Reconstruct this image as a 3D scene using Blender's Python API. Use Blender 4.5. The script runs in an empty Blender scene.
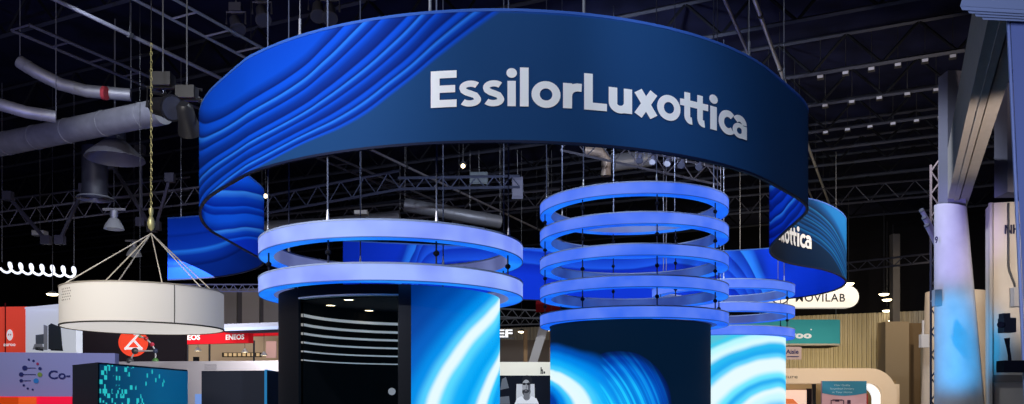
import bpy, math, random
from mathutils import Vector
R = random.Random(7)
PI = math.pi
F, HZ, CX, EYE = 833.5, 402.3, 512.0, 1.6
SC = bpy.context.scene
COL = SC.collection

# ------------------------------------------------------------------ helpers
def W(px, py, Y):
    return Vector(((px - CX) * Y / F, Y, EYE + (HZ - py) * Y / F))
def circle_px(xa, xb, Y):
    """centre X and radius of the upright cylinder at depth Y whose silhouette spans xa..xb"""
    a, b = math.atan((xa - CX) / F), math.atan((xb - CX) / F); m = (a + b) / 2
    return Y * math.tan(m), Y / math.cos(m) * math.sin((b - a) / 2)
def XW(px, Y): return (px - CX) * Y / F
def ZW(py, Y): return EYE + (HZ - py) * Y / F
AX = math.radians(25.07)                 # the hall runs 25 degrees to the right of the view
SA, CA = math.sin(AX), math.cos(AX)
def hall(u, v, z): return Vector((u * SA + v * CA, u * CA - v * SA, z))
def to_hall(x, y): return (x * SA + y * CA, x * CA - y * SA)

MATS = {}
def mat(name, col, rough=.6, metal=0.0, emit=None, es=1.0, noise=0.0, nscale=6.0):
    if name in MATS: return MATS[name]
    m = bpy.data.materials.new(name); m.use_nodes = True
    nt = m.node_tree; b = nt.nodes['Principled BSDF']
    b.inputs['Base Color'].default_value = (*col, 1)
    b.inputs['Roughness'].default_value = rough
    b.inputs['Metallic'].default_value = metal
    if rough >= .6 and not metal: b.inputs['Specular IOR Level'].default_value = .12
    if emit:
        b.inputs['Emission Color'].default_value = (*emit, 1)
        b.inputs['Emission Strength'].default_value = es
    if noise:
        tc = nt.nodes.new('ShaderNodeTexCoord'); n = nt.nodes.new('ShaderNodeTexNoise')
        n.inputs['Scale'].default_value = nscale; n.inputs['Detail'].default_value = 4
        r = nt.nodes.new('ShaderNodeValToRGB')
        r.color_ramp.elements[0].position = .3; r.color_ramp.elements[1].position = .7
        r.color_ramp.elements[0].color = (*[c * (1 - noise) for c in col], 1)
        r.color_ramp.elements[1].color = (*[min(1, c * (1 + noise)) for c in col], 1)
        nt.links.new(tc.outputs['Object'], n.inputs['Vector']); nt.links.new(n.outputs['Fac'], r.inputs['Fac'])
        nt.links.new(r.outputs['Color'], b.inputs['Base Color'])
    MATS[name] = m
    return m
def srgb(r, g, b):
    f = lambda c: (c / 255 / 12.92) if c / 255 <= .04045 else ((c / 255 + .055) / 1.055) ** 2.4
    return (f(r), f(g), f(b))

class MB:
    def __init__(s): s.v = []; s.f = []; s.m = []; s.uv = {}
    def add(s, vs, fs, mi=0):
        o = len(s.v); s.v += [Vector(v) for v in vs]
        for f in fs: s.f.append([i + o for i in f]); s.m.append(mi)
        return s
    def quad(s, a, b, c, d, mi=0): return s.add([a, b, c, d], [(0, 1, 2, 3)], mi)
    def hexa(s, b4, t4, mi=0):
        return s.add(list(b4) + list(t4), [(3, 2, 1, 0), (4, 5, 6, 7), (0, 1, 5, 4), (1, 2, 6, 5), (2, 3, 7, 6), (3, 0, 4, 7)], mi)
    def box(s, c, sz, rz=0.0, mi=0):
        c = Vector(c); x, y, z = [q / 2 for q in sz]; ca, sa = math.cos(rz), math.sin(rz)
        pts = []
        for zz in (-z, z):
            for (a, b) in ((-x, -y), (x, -y), (x, y), (-x, y)):
                pts.append(c + Vector((a * ca - b * sa, a * sa + b * ca, zz)))
        return s.hexa(pts[:4], pts[4:], mi)
    def slab(s, p0, p1, z0, z1, th, mi=0):
        """upright slab whose front foot runs p0 -> p1, thickness th away from the viewer"""
        a = Vector((p0[0], p0[1], 0)); b = Vector((p1[0], p1[1], 0)); d = (b - a).normalized(); n = Vector((-d.y, d.x, 0)) * th
        q = [a, b, b + n, a + n]
        return s.hexa([Vector((k.x, k.y, z0)) for k in q], [Vector((k.x, k.y, z1)) for k in q], mi)
    def tube(s, pts, r, n=8, cap=True, mi=0):
        pts = [Vector(p) for p in pts]; rings = []
        for i, p in enumerate(pts):
            t = (pts[min(i + 1, len(pts) - 1)] - pts[max(i - 1, 0)]).normalized()
            up = Vector((0, 0, 1)) if abs(t.z) < .95 else Vector((1, 0, 0))
            a = t.cross(up).normalized(); b = a.cross(t)
            rr = r[i] if isinstance(r, (list, tuple)) else r
            rings.append([p + a * math.cos(k * 2 * PI / n) * rr + b * math.sin(k * 2 * PI / n) * rr for k in range(n)])
        o = len(s.v)
        for q in rings: s.v += q
        for i in range(len(pts) - 1):
            for k in range(n):
                s.f.append([o + i * n + k, o + i * n + (k + 1) % n, o + (i + 1) * n + (k + 1) % n, o + (i + 1) * n + k]); s.m.append(mi)
        if cap:
            s.f.append([o + k for k in range(n)][::-1]); s.m.append(mi)
            s.f.append([o + (len(pts) - 1) * n + k for k in range(n)]); s.m.append(mi)
        return s
    def bar(s, a, b, w, mi=0): return s.tube([a, b], w * .7071, 4, True, mi)
    def ring(s, c, ri, ro, z0, z1, a0=0, a1=2 * PI, n=96, mi=0):
        """annular solid"""
        full = abs(a1 - a0 - 2 * PI) < 1e-6; N = n if full else n + 1; o = len(s.v)
        for k in range(N):
            a = a0 + (a1 - a0) * k / n; ca, sa = math.cos(a), math.sin(a)
            for (r, z) in ((ro, z0), (ro, z1), (ri, z1), (ri, z0)): s.v.append(Vector((c[0] + r * ca, c[1] + r * sa, z)))
        for k in range(n):
            i, j = o + k * 4, o + ((k + 1) % N) * 4
            for q in range(4):
                s.f.append([i + q, j + q, j + (q + 1) % 4, i + (q + 1) % 4]); s.m.append(mi)
        if not full:
            s.f.append([o, o + 1, o + 2, o + 3]); s.m.append(mi)
            e = o + n * 4; s.f.append([e + 3, e + 2, e + 1, e]); s.m.append(mi)
        return s
    def lathe(s, c, prof, n=32, mi=0):
        o = len(s.v); m = len(prof)
        for k in range(n):
            a = 2 * PI * k / n
            for (r, z) in prof: s.v.append(Vector((c[0] + r * math.cos(a), c[1] + r * math.sin(a), c[2] + z)))
        for k in range(n):
            for q in range(m - 1):
                i, j = o + k * m + q, o + ((k + 1) % n) * m + q
                s.f.append([i, j, j + 1, i + 1]); s.m.append(mi)
        return s
    def ball(s, c, r, n=14, mi=0):
        return s.lathe(c, [(max(1e-4, r * math.sin(PI * k / 8)), -r * math.cos(PI * k / 8)) for k in range(9)], n, mi)
    def poly(s, pts, mi=0): return s.add(pts, [tuple(range(len(pts)))], mi)
    def build(s, name, m, parent=None, smooth=False, uvs=None):
        me = bpy.data.meshes.new(name); me.from_pydata([tuple(v) for v in s.v], [], s.f)
        ms = m if isinstance(m, (list, tuple)) else [m]
        for q in ms: me.materials.append(q)
        if len(ms) > 1: me.polygons.foreach_set('material_index', s.m)
        if uvs:
            l = me.uv_layers.new(name='UVMap')
            for lp in me.loops: l.data[lp.index].uv = uvs[lp.vertex_index]
        if smooth:
            me.polygons.foreach_set('use_smooth', [True] * len(me.polygons))
            me.set_sharp_from_angle(angle=math.radians(40))
        me.update()
        o = bpy.data.objects.new(name, me); COL.objects.link(o)
        if parent:
            o.parent = parent; o.matrix_parent_inverse = Matrix_inv(parent)
        return o
from mathutils import Matrix
def Matrix_inv(p):
    # things are only moved, never turned; their parts keep world coordinates
    return Matrix.Translation(-p.location) if p.parent is None else Matrix.Identity(4)
def tag(o, label=None, cat=None, group=None, kind=None):
    if label: o['label'] = label
    if cat: o['category'] = cat
    if group: o['group'] = group
    if kind: o['kind'] = kind
    return o
def thing(name, loc, label, cat, group=None):
    o = bpy.data.objects.new(name, None); COL.objects.link(o); o.location = loc; o.empty_display_size = .2
    return tag(o, label, cat, group, 'thing')
def structure(name, mb, m): return tag(mb.build(name, m), kind='structure')

def text_shapes(txt, bold=0.0, spacing=1.0):
    """flat text from the built-in font: (verts2d, faces, width) with capital height 1"""
    cu = bpy.data.curves.new('t', 'FONT'); cu.body = txt; cu.size = 1; cu.offset = bold; cu.resolution_u = 4; cu.space_character = spacing
    o = bpy.data.objects.new('t', cu); COL.objects.link(o)
    dg = bpy.context.evaluated_depsgraph_get(); me = o.evaluated_get(dg).to_mesh()
    vs = [(v.co.x, v.co.y) for v in me.vertices]; fs = [tuple(p.vertices) for p in me.polygons]
    o.evaluated_get(dg).to_mesh_clear(); bpy.data.objects.remove(o); bpy.data.curves.remove(cu)
    x0 = min(v[0] for v in vs); x1 = max(v[0] for v in vs); k = 1 / .729
    return [((x - x0) * k, y * k) for x, y in vs], fs, (x1 - x0) * k
def put_text(mb, txt, p0, p1, base, cap, off, bold=0.0, spacing=1.0, fit=None):
    """write txt on the upright plane p0->p1 ; base z, cap height m, off = metres in front ; fit=(m0,m1) stretch between"""
    vs, fs, w = text_shapes(txt, bold, spacing)
    a = Vector((p0[0], p0[1], 0)); d = Vector((p1[0] - p0[0], p1[1] - p0[1], 0)); L = d.length; d.normalize()
    n = Vector((d.y, -d.x, 0))
    m0, m1 = fit if fit else (0, cap * w)
    sx = (m1 - m0) / w
    mb.add([a + d * (m0 + x * sx) + n * off + Vector((0, 0, base + y * cap)) for x, y in vs], fs)
    return mb

# ------------------------------------------------------------------ node materials
def N(nt, t, **kw):
    n = nt.nodes.new(t)
    for k, v in kw.items(): setattr(n, k, v)
    return n
def mth(nt, op, a, b=None, clamp=False):
    n = N(nt, 'ShaderNodeMath', operation=op); n.use_clamp = clamp
    for i, q in enumerate((a, b)):
        if q is None: continue
        if isinstance(q, (int, float)): n.inputs[i].default_value = q
        else: nt.links.new(q, n.inputs[i])
    return n.outputs[0]
def ramp(nt, fac, stops, interp='LINEAR'):
    n = N(nt, 'ShaderNodeValToRGB'); cr = n.color_ramp; cr.interpolation = interp
    while len(cr.elements) < len(stops): cr.elements.new(.5)
    for e, (p, c) in zip(cr.elements, sorted(stops, key=lambda q: q[0])):
        e.position = min(1, max(0, p)); e.color = (*c, 1)
    nt.links.new(fac, n.inputs['Fac']); return n.outputs['Color']
def mixc(nt, fac, a, b):
    n = N(nt, 'ShaderNodeMix', data_type='RGBA')
    nt.links.new(fac, n.inputs[0])
    for s, q in ((6, a), (7, b)):
        if isinstance(q, tuple): n.inputs[s].default_value = (*q, 1)
        else: nt.links.new(q, n.inputs[s])
    return n.outputs[2]
def uvnodes(nt):
    t = N(nt, 'ShaderNodeTexCoord'); s = N(nt, 'ShaderNodeSeparateXYZ'); nt.links.new(t.outputs['UV'], s.inputs[0])
    return t.outputs['UV'], s.outputs[0], s.outputs[1]
def wave_mat(name, u0, ln, g, lo, hi, stops, below=None, warp=.03, wscale=.5, rough=.65):
    """printed wave artwork: L = v - g(p), p = (u-u0)/ln ; colour = stops over (L-lo)/(hi-lo)"""
    m = bpy.data.materials.new(name); m.use_nodes = True; nt = m.node_tree; b = nt.nodes['Principled BSDF']
    uv, u, v = uvnodes(nt)
    p = mth(nt, 'DIVIDE', mth(nt, 'SUBTRACT', u, u0), ln, True)
    def curve(g):
        fc = N(nt, 'ShaderNodeFloatCurve'); c = fc.mapping.curves[0]
        gm, gM = min(q[1] for q in g) - .05, max(q[1] for q in g) + .05
        pts = [(x, (y - gm) / (gM - gm)) for x, y in g]
        c.points[0].location = pts[0]; c.points[1].location = pts[-1]
        for q in pts[1:-1]: c.points.new(*q)
        fc.mapping.update(); nt.links.new(p, fc.inputs['Value'])
        return mth(nt, 'ADD', mth(nt, 'MULTIPLY', fc.outputs[0], gM - gm), gm)
    if isinstance(g[0], list):          # a family of lines between a lower and an upper one
        ga, gb = curve(g[0]), curve(g[1])
        L = mth(nt, 'DIVIDE', mth(nt, 'SUBTRACT', v, ga), mth(nt, 'SUBTRACT', gb, ga))
    else: L = mth(nt, 'SUBTRACT', v, curve(g))
    mp = N(nt, 'ShaderNodeMapping'); mp.inputs['Scale'].default_value = (wscale, 1.3, 1)
    nt.links.new(uv, mp.inputs['Vector'])
    nz = N(nt, 'ShaderNodeTexNoise'); nz.inputs['Scale'].default_value = 1.0; nz.inputs['Detail'].default_value = 1
    nt.links.new(mp.outputs[0], nz.inputs['Vector'])
    L = mth(nt, 'ADD', L, mth(nt, 'MULTIPLY', mth(nt, 'SUBTRACT', nz.outputs['Fac'], .5), warp * 2))
    t = mth(nt, 'DIVIDE', mth(nt, 'SUBTRACT', L, lo), hi - lo, True)
    col = ramp(nt, t, stops)
    if below:       # a second colouring near p = 0 under the lowest line
        k = N(nt, 'ShaderNodeMapRange'); k.inputs[1].default_value = below[0]; k.inputs[2].default_value = below[1]
        nt.links.new(p, k.inputs[0])
        k2 = N(nt, 'ShaderNodeMapRange'); k2.inputs[1].default_value = lo + .10; k2.inputs[2].default_value = lo + .16
        nt.links.new(L, k2.inputs[0])
        inv = mth(nt, 'SUBTRACT', 1, k.outputs[0]); inv2 = mth(nt, 'SUBTRACT', 1, k2.outputs[0])
        col = mixc(nt, mth(nt, 'MULTIPLY', inv, inv2), col, ramp(nt, mth(nt, 'ADD', v, 0), below[2]))
    nt.links.new(col, b.inputs['Base Color']); b.inputs['Roughness'].default_value = rough
    b.inputs['Specular IOR Level'].default_value = .03
    return m
def ridges(rs, base, deep, lite, mid, lo, hi, top):
    """saw-tooth folds of the printed artwork ; rs = L values of the fold lines"""
    f = lambda L: (L - lo) / (hi - lo)
    st = [(0, base), (f(rs[0]) - .025, base)]
    mx = lambda k: tuple(a + (b - a) * k for a, b in zip(deep, mid))
    for i, r in enumerate(rs):
        st.append((f(r) - .004, lite if i % 3 == 1 else mid)); st.append((f(r) + .006, deep))
        if i < len(rs) - 1: d = rs[i + 1] - r; st.append((f(r + d * .55), mx((.50, .85, .30)[i % 3])))
    st += [(f(rs[-1]) + .10, mx(.8)), (1, top)]
    return st
def screen_mat(name, arcs, bg, es=1.0, streak=None):
    """LED picture: list of (cu, cv, squash, stops over radius/rmax, rmax) layers, lightest value wins"""
    m = bpy.data.materials.new(name); m.use_nodes = True; nt = m.node_tree; b = nt.nodes['Principled BSDF']
    uv, u, v = uvnodes(nt)
    nz = N(nt, 'ShaderNodeTexNoise'); nz.inputs['Scale'].default_value = .55; nz.inputs['Detail'].default_value = 2
    nt.links.new(uv, nz.inputs['Vector']); w = mth(nt, 'MULTIPLY', mth(nt, 'SUBTRACT', nz.outputs['Fac'], .5), .22)
    col = None
    for (cu, cv, sq, stops, rm) in arcs:
        du = mth(nt, 'MULTIPLY', mth(nt, 'SUBTRACT', u, cu), sq); dv = mth(nt, 'SUBTRACT', v, cv)
        r = mth(nt, 'SQRT', mth(nt, 'ADD', mth(nt, 'MULTIPLY', du, du), mth(nt, 'MULTIPLY', dv, dv)))
        c = ramp(nt, mth(nt, 'DIVIDE', mth(nt, 'ADD', r, w), rm, True), stops, 'EASE')
        if streak and col is not None:      # fine light streaks bent through the second lobe
            su = mth(nt, 'SUBTRACT', u, streak[0]); sv = mth(nt, 'SUBTRACT', v, streak[1])
            sr = mth(nt, 'SQRT', mth(nt, 'ADD', mth(nt, 'MULTIPLY', su, su), mth(nt, 'MULTIPLY', sv, sv)))
            s1 = N(nt, 'ShaderNodeTexNoise', noise_dimensions='1D'); s1.inputs['Scale'].default_value = 9; s1.inputs['Detail'].default_value = 3
            nt.links.new(sr, s1.inputs['W'])
            k = ramp(nt, s1.outputs['Fac'], [(.40, (.55, .62, .8)), (.52, (.9, .95, 1)), (.60, (2.2, 1.6, 1.15))])
            mm = N(nt, 'ShaderNodeMix', data_type='RGBA', blend_type='MULTIPLY'); mm.inputs[0].default_value = 1
            nt.links.new(c, mm.inputs[6]); nt.links.new(k, mm.inputs[7]); c = mm.outputs[2]
        if col is None: col = c
        else:
            n = N(nt, 'ShaderNodeMix', data_type='RGBA', blend_type='LIGHTEN'); n.inputs[0].default_value = 1
            nt.links.new(col, n.inputs[6]); nt.links.new(c, n.inputs[7]); col = n.outputs[2]
    b.inputs['Base Color'].default_value = (.004, .004, .006, 1); b.inputs['Roughness'].default_value = .7; b.inputs['Specular IOR Level'].default_value = .1
    nt.links.new(col, b.inputs['Emission Color']); b.inputs['Emission Strength'].default_value = es
    return m
def glow_mat(name, a, b_, es, scale=1.2):
    m = bpy.data.materials.new(name); m.use_nodes = True; nt = m.node_tree; b = nt.nodes['Principled BSDF']
    tc = N(nt, 'ShaderNodeTexCoord'); nz = N(nt, 'ShaderNodeTexNoise'); nz.inputs['Scale'].default_value = scale; nz.inputs['Detail'].default_value = 2
    nt.links.new(tc.outputs['Object'], nz.inputs['Vector'])
    c = ramp(nt, nz.outputs['Fac'], [(.35, a), (.65, b_)])
    nt.links.new(c, b.inputs['Emission Color']); b.inputs['Emission Strength'].default_value = es
    b.inputs['Base Color'].default_value = (.06, .06, .08, 1); b.inputs['Roughness'].default_value = .8
    MATS[name] = m
    return m

black = mat('black_paint', (.005, .005, .008), .6)
dark = mat('dark_steel', (.035, .037, .045), .5, .3)
steel = mat('grey_steel', (.22, .23, .27), .45, .5)
bright_steel = mat('bright_steel', (.55, .57, .65), .35, .7)
duct_m = mat('galvanised_duct', (.42, .43, .46), .42, .55, noise=.2, nscale=3)
white = mat('white_paint', (.75, .75, .76), .6)
offwhite = mat('offwhite_fabric', (.78, .74, .69), .8)
dark_trim = mat('navy_trim', (.006, .01, .03), .5)
lamp_glow = mat('warm_lamp_glow', (.8, .7, .5), .5, emit=(1, .82, .5), es=6)
lamp_white = mat('white_lamp_glow', (.8, .8, .8), .5, emit=(1, .95, .88), es=2.2)

# ------------------------------------------------------------------ the hall
U0, U1, V0, V1, CEIL = -12, 62, -62, 11, 14.5
def hbox(mb, u0, u1, v0, v1, z0, z1):
    q = [hall(u0, v0, 0), hall(u0, v1, 0), hall(u1, v1, 0), hall(u1, v0, 0)]
    return mb.hexa([Vector((p.x, p.y, z0)) for p in q], [Vector((p.x, p.y, z1)) for p in q])
structure('floor', hbox(MB(), U0, U1, V0, V1, -.2, 0), mat('dark_carpet', (.05, .05, .06), .9, noise=.3, nscale=2))
structure('ceiling', hbox(MB(), U0, U1, V0, V1, CEIL, CEIL + .3), mat('hazy_roof_deck', (.010, .012, .040), .9, noise=.4, nscale=.8))  # blue haze under the roof is put into the deck colour
def corrugated():
    m = bpy.data.materials.new('corrugated_cladding'); m.use_nodes = True; nt = m.node_tree; b = nt.nodes['Principled BSDF']
    b.inputs['Base Color'].default_value = (.40, .35, .27, 1); b.inputs['Roughness'].default_value = .55
    return m
mb = MB(); nrib = 240                                   # ribbed cladding: real corrugation
for k in range(nrib):
    v0 = V0 + (V1 - V0) * k / nrib; dv = (V1 - V0) / nrib
    a, b, c, d, e = hall(U1, v0, 0), hall(U1 - .12, v0 + dv * .15, 0), hall(U1 - .12, v0 + dv * .6, 0), hall(U1, v0 + dv * .75, 0), hall(U1, v0 + dv, 0)
    for p, q in ((a, b), (b, c), (c, d), (d, e)):
        mb.quad(p, q, q + Vector((0, 0, 7.7)), p + Vector((0, 0, 7.7)))
structure('wall_back', mb, corrugated())
structure('wall_back_upper', hbox(MB(), U1, U1 + .3, V0, V1, 7.7, CEIL), mat('matt_black_wall', (.0025, .0025, .005), .9))
structure('wall_left', hbox(MB(), U0, U1, V0 - .3, V0, 0, CEIL), black)
structure('wall_right', hbox(MB(), U0, U1, V1, V1 + .3, 0, CEIL), mat('grey_block_wall', (.25, .24, .25), .8))

# roof trusses: across the hall and along it
def lattice(mb, a, b, hgt, step, r, rw):
    a, b = Vector(a), Vector(b); L = (b - a).length; d = (b - a) / L; n = int(L / step)
    up = Vector((0, 0, hgt))
    mb.bar(a, b, r); mb.bar(a + up, b + up, r)
    for i in range(n):
        p, q = a + d * (i * L / n), a + d * ((i + .5) * L / n); s = a + d * ((i + 1) * L / n)
        mb.bar(p, q + up, rw); mb.bar(q + up, s, rw)
def roof_truss(u, v0, v1, z, hgt, label, m):
    t = thing('roof_truss', hall(u, (v0 + v1) / 2, z), label, 'truss', 'steel trusses across the hall roof')
    a, b = hall(u, v0, z), hall(u, v1, z); up = Vector((0, 0, hgt))
    MB().bar(a, b, .10).build('bottom_chord', m, t); MB().bar(a + up, b + up, .10).build('top_chord', m, t)
    w = MB(); L = (b - a).length; d = (b - a) / L; n = int(L / 2.2)
    for i in range(n):
        p, q, s = a + d * (i * L / n), a + d * ((i + .5) * L / n) + up, a + d * ((i + 1) * L / n)
        w.bar(p, q, .07); w.bar(q, s, .07)
    w.build('web', mat('dark_web', (.007, .008, .013), .7), t)
    return t
truss_m = mat('painted_roof_steel', (.05, .055, .085), .45, .4)
for k, u in enumerate((17, 22, 26.5, 31, 34.3, 37.7, 40.5, 43.2, 46, 51, 56)):
    roof_truss(u, V0 + .3, V1 - .3, 13.15, 1.2, 'dark steel lattice truss crossing under the black hall roof', truss_m)

# ------------------------------------------------------------------ the hanging banner ribbon
S = 1.3
HB, HT = 3.145 * S, 4.723 * S
BZ, TZ = EYE + HB, EYE + HT
def rib_pt(px, yb):
    Y = HB * F / (HZ - yb); return (XW(px, Y), Y)
ctrl = [rib_pt(*q) for q in ((168, 280), (190, 279), (215, 277.2), (238, 273.5), (254, 269), (262.5, 264.5), (263, 260.5), (255, 255.5), (243, 249), (229, 241), (214, 233), (204.5, 224.5), (200.4, 216), (200.2, 209), (204.5, 201.3), (212, 194.4), (223.7, 187.4))]
cc = (-.174 * S, 15 * S); cr = 4.944 * S
for i in range(25):
    px = 248 + (776 - 248) * (1 - math.cos(PI * i / 24)) / 2
    tx = (px - CX) / F                                # ray x = tx*Y meets the front circle
    A = 1 + tx * tx; B = -2 * (cc[0] * tx + cc[1]); C = cc[0] ** 2 + cc[1] ** 2 - cr ** 2
    Y = (-B - math.sqrt(B * B - 4 * A * C)) / (2 * A); ctrl.append((tx * Y, Y))
ctrl += [rib_pt(*q) for q in ((789, 193), (799, 199), (806.5, 205), (807.5, 210.5), (799.5, 219), (788.5, 228.5), (778, 238), (771, 246), (770.5, 253), (779, 259.6), (797, 265), (819, 268.6), (834, 273), (843, 277.5), (846, 281.5), (843, 286), (832, 291), (815, 295), (790, 298.4), (750, 300.8), (700, 302), (620, 302), (520, 299.7), (430, 297.6), (343, 295))]
def catmull(P, step):
    out = []
    for i in range(len(P) - 1):
        p0, p1, p2, p3 = [Vector(P[min(max(j, 0), len(P) - 1)]) for j in (i - 1, i, i + 1, i + 2)]
        t1 = max((p1 - p0).length, 1e-3) ** .5; t2 = max((p2 - p1).length, 1e-3) ** .5; t3 = max((p3 - p2).length, 1e-3) ** .5
        m1 = (p2 - p1) * 1.0; m2 = (p2 - p1) * 1.0
        if i > 0: m1 = t2 * ((p1 - p0) / t1 - (p2 - p0) / (t1 + t2) + (p2 - p1) / t2)
        if i < len(P) - 2: m2 = t2 * ((p2 - p1) / t2 - (p3 - p1) / (t2 + t3) + (p3 - p2) / t3)
        n = max(2, int((p2 - p1).length / step))
        for k in range(n):
            t = k / n; out.append((2 * t**3 - 3 * t**2 + 1) * p1 + (t**3 - 2 * t**2 + t) * m1 + (-2 * t**3 + 3 * t**2) * p2 + (t**3 - t**2) * m2)
    out.append(Vector(P[-1])); return out
path = catmull(ctrl, .12)
for _ in range(6): path = [path[0]] + [(path[i - 1] + path[i] * 2 + path[i + 1]) / 4 for i in range(1, len(path) - 1)] + [path[-1]]
U = [0.0]
for i in range(1, len(path)): U.append(U[-1] + (path[i] - path[i - 1]).length)
nrm = []
for i in range(len(path)):
    t = (path[min(i + 1, len(path) - 1)] - path[max(i - 1, 0)]).normalized(); nrm.append(Vector((t.y, -t.x)))
PX = [CX + F * p.x / p.y for p in path]
def idx_near(px, lo, hi): return min(range(lo, hi), key=lambda i: abs(PX[i] - px))
iF0 = min(range(len(path) // 2), key=lambda i: PX[i] if 12 < path[i].y < 21 else 9e9)          # front left silhouette
half = [i for i in range(len(path)) if i > iF0]
iF1 = next(i for i in half if PX[i] > 790 and PX[i + 1] < PX[i])                                   # front right silhouette
iLf = max(range(0, iF0), key=lambda i: PX[i])                                                     # left fold
iRf = min(range(iF1, len(path) - 200 if len(path) > 900 else len(path)), key=lambda i: PX[i] if path[i].y < 25 else 9e9)
iRt = max(range(iRf, len(path)), key=lambda i: PX[i])
def at_u(u):
    lo, hi = 0, len(U) - 1
    while hi - lo > 1:
        m = (lo + hi) // 2
        if U[m] <= u: lo = m
        else: hi = m
    k = (u - U[lo]) / max(1e-6, U[hi] - U[lo]); k = min(max(k, 0), 1)
    return path[lo].lerp(path[hi], k), nrm[lo].lerp(nrm[hi], k).normalized()
def u_of(px, lo, hi):
    i = idx_near(px, lo, hi)
    j = i + 1 if (PX[i] - px) * (PX[min(i + 1, hi)] - px) <= 0 else i - 1
    d = PX[j] - PX[i]
    return U[i] + (U[j] - U[i]) * ((px - PX[i]) / d if abs(d) > 1e-6 else 0)

banner = thing('hanging_banner', (cc[0], cc[1], BZ), 'huge curling blue fabric banner hung over the booth, lettered EssilorLuxottica in white', 'banner')
TH = .04
B_deep, B_lite, B_mid, B_navy = (.002, .012, .13), (.018, .17, .78), (.003, .070, .60), (.011, .052, .165)
u500 = u_of(500, iF0, iF1); uF0 = U[iF0]
front_g = ([(0, -.12), (.25, -.03), (.481, .05), (.6, .135), (.709, .243), (.803, .434), (.89, .70), (1, 1.03)],
           [(0, .97), (.06, .85), (.2, .69), (.36, .62), (.46, .63), (.588, .73), (.652, .864), (.70, 1.0), (.8, 1.35), (.9, 1.8), (1, 2.2)])
rs = [.0, .09, .17, .30, .40, .50, .70, .84, 1.0]
st = ridges(rs, B_navy, B_deep, B_lite, B_mid, -.15, 1.6, (.003, .05, .46))
below = (.10, .27, [(0, (.006, .10, .66)), (.08, (.01, .14, .8)), (.14, (.003, .03, .3)), (.16, (.01, .16, .85)), (.26, (.004, .05, .45)), (.28, (.02, .2, .9)), (.31, (.004, .03, .22)), (.42, (.004, .05, .3)), (.55, (.004, .03, .2))])
m_front = wave_mat('printed_wave_front', uF0, u500 - uF0, front_g, -.15, 1.6, st, below, .045, .3)
rsA = [.12, .22, .34, .40, .47, .58, .72, .86]
gl = [(0, .1), (.3, 0), (.6, .12), (1, .35)]
m_end = wave_mat('printed_wave_end', 0, U[iLf], [(0, .30), (.4, .36), (.75, .55), (1, .8)], -.6, .8,
                 [(0, (.002, .02, .20)), (.34, (.003, .03, .28)), (.36, (.002, .015, .16)), (.40, (.003, .03, .30)), (.48, (.004, .045, .42)), (.535, (.02, .22, .85)), (.56, (.004, .05, .46)), (.7, (.003, .035, .38)), (.72, (.002, .025, .28)), (.75, (.003, .04, .42)), (1, (.003, .04, .40))], None, .05, .25)
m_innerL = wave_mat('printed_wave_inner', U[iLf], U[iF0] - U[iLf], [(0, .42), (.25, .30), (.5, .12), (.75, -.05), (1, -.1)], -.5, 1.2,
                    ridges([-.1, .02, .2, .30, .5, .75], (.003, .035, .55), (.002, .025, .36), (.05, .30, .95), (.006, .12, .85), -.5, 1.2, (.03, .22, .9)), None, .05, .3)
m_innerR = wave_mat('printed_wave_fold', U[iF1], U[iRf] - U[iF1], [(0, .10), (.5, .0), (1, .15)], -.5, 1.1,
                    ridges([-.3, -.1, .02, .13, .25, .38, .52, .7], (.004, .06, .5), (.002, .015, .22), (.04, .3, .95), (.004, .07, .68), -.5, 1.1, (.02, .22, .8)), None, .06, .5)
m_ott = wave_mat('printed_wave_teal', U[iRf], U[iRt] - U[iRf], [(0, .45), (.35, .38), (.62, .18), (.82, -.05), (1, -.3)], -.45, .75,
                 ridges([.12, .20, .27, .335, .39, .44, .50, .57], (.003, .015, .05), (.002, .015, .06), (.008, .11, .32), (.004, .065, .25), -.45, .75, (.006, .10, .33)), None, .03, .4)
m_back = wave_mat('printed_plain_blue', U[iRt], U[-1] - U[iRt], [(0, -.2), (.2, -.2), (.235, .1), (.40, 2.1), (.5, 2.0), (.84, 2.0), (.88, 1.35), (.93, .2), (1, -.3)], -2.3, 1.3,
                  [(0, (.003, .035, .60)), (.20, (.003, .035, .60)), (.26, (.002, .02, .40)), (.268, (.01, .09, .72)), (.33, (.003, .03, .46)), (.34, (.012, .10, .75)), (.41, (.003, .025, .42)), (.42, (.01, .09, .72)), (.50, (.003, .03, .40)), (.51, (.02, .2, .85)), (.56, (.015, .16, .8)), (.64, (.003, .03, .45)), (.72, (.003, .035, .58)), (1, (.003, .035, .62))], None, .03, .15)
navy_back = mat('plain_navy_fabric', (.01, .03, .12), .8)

def strip(i0, i1, side, name, m, label=None):
    b = MB(); uv = []
    off = TH / 2 * side
    for i in range(i0, i1 + 1):
        p = path[i] + nrm[i] * off
        b.v += [Vector((p.x, p.y, BZ)), Vector((p.x, p.y, TZ))]; uv += [(U[i], 0), (U[i], 1)]
    for k in range(i1 - i0):
        q = [k * 2, k * 2 + 2, k * 2 + 3, k * 2 + 1]
        b.f.append(q if side > 0 else q[::-1]); b.m.append(0)
    o = b.build(name, m, banner, True, uv)
    if label: o['label'] = label
    return o
strip(0, iLf, 1, 'printed_fabric', m_end)
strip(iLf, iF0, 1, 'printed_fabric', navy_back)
strip(iF0, iF1, 1, 'printed_fabric', m_front, 'wide front face with blue waves and white lettering')
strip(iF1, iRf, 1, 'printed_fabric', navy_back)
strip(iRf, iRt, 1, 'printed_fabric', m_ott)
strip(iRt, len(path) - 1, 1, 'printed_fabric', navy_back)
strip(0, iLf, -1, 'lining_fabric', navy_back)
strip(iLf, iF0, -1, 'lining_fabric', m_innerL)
strip(iF0, iF1, -1, 'lining_fabric', mat('dark_lining', (.02, .06, .3), .8))
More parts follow.
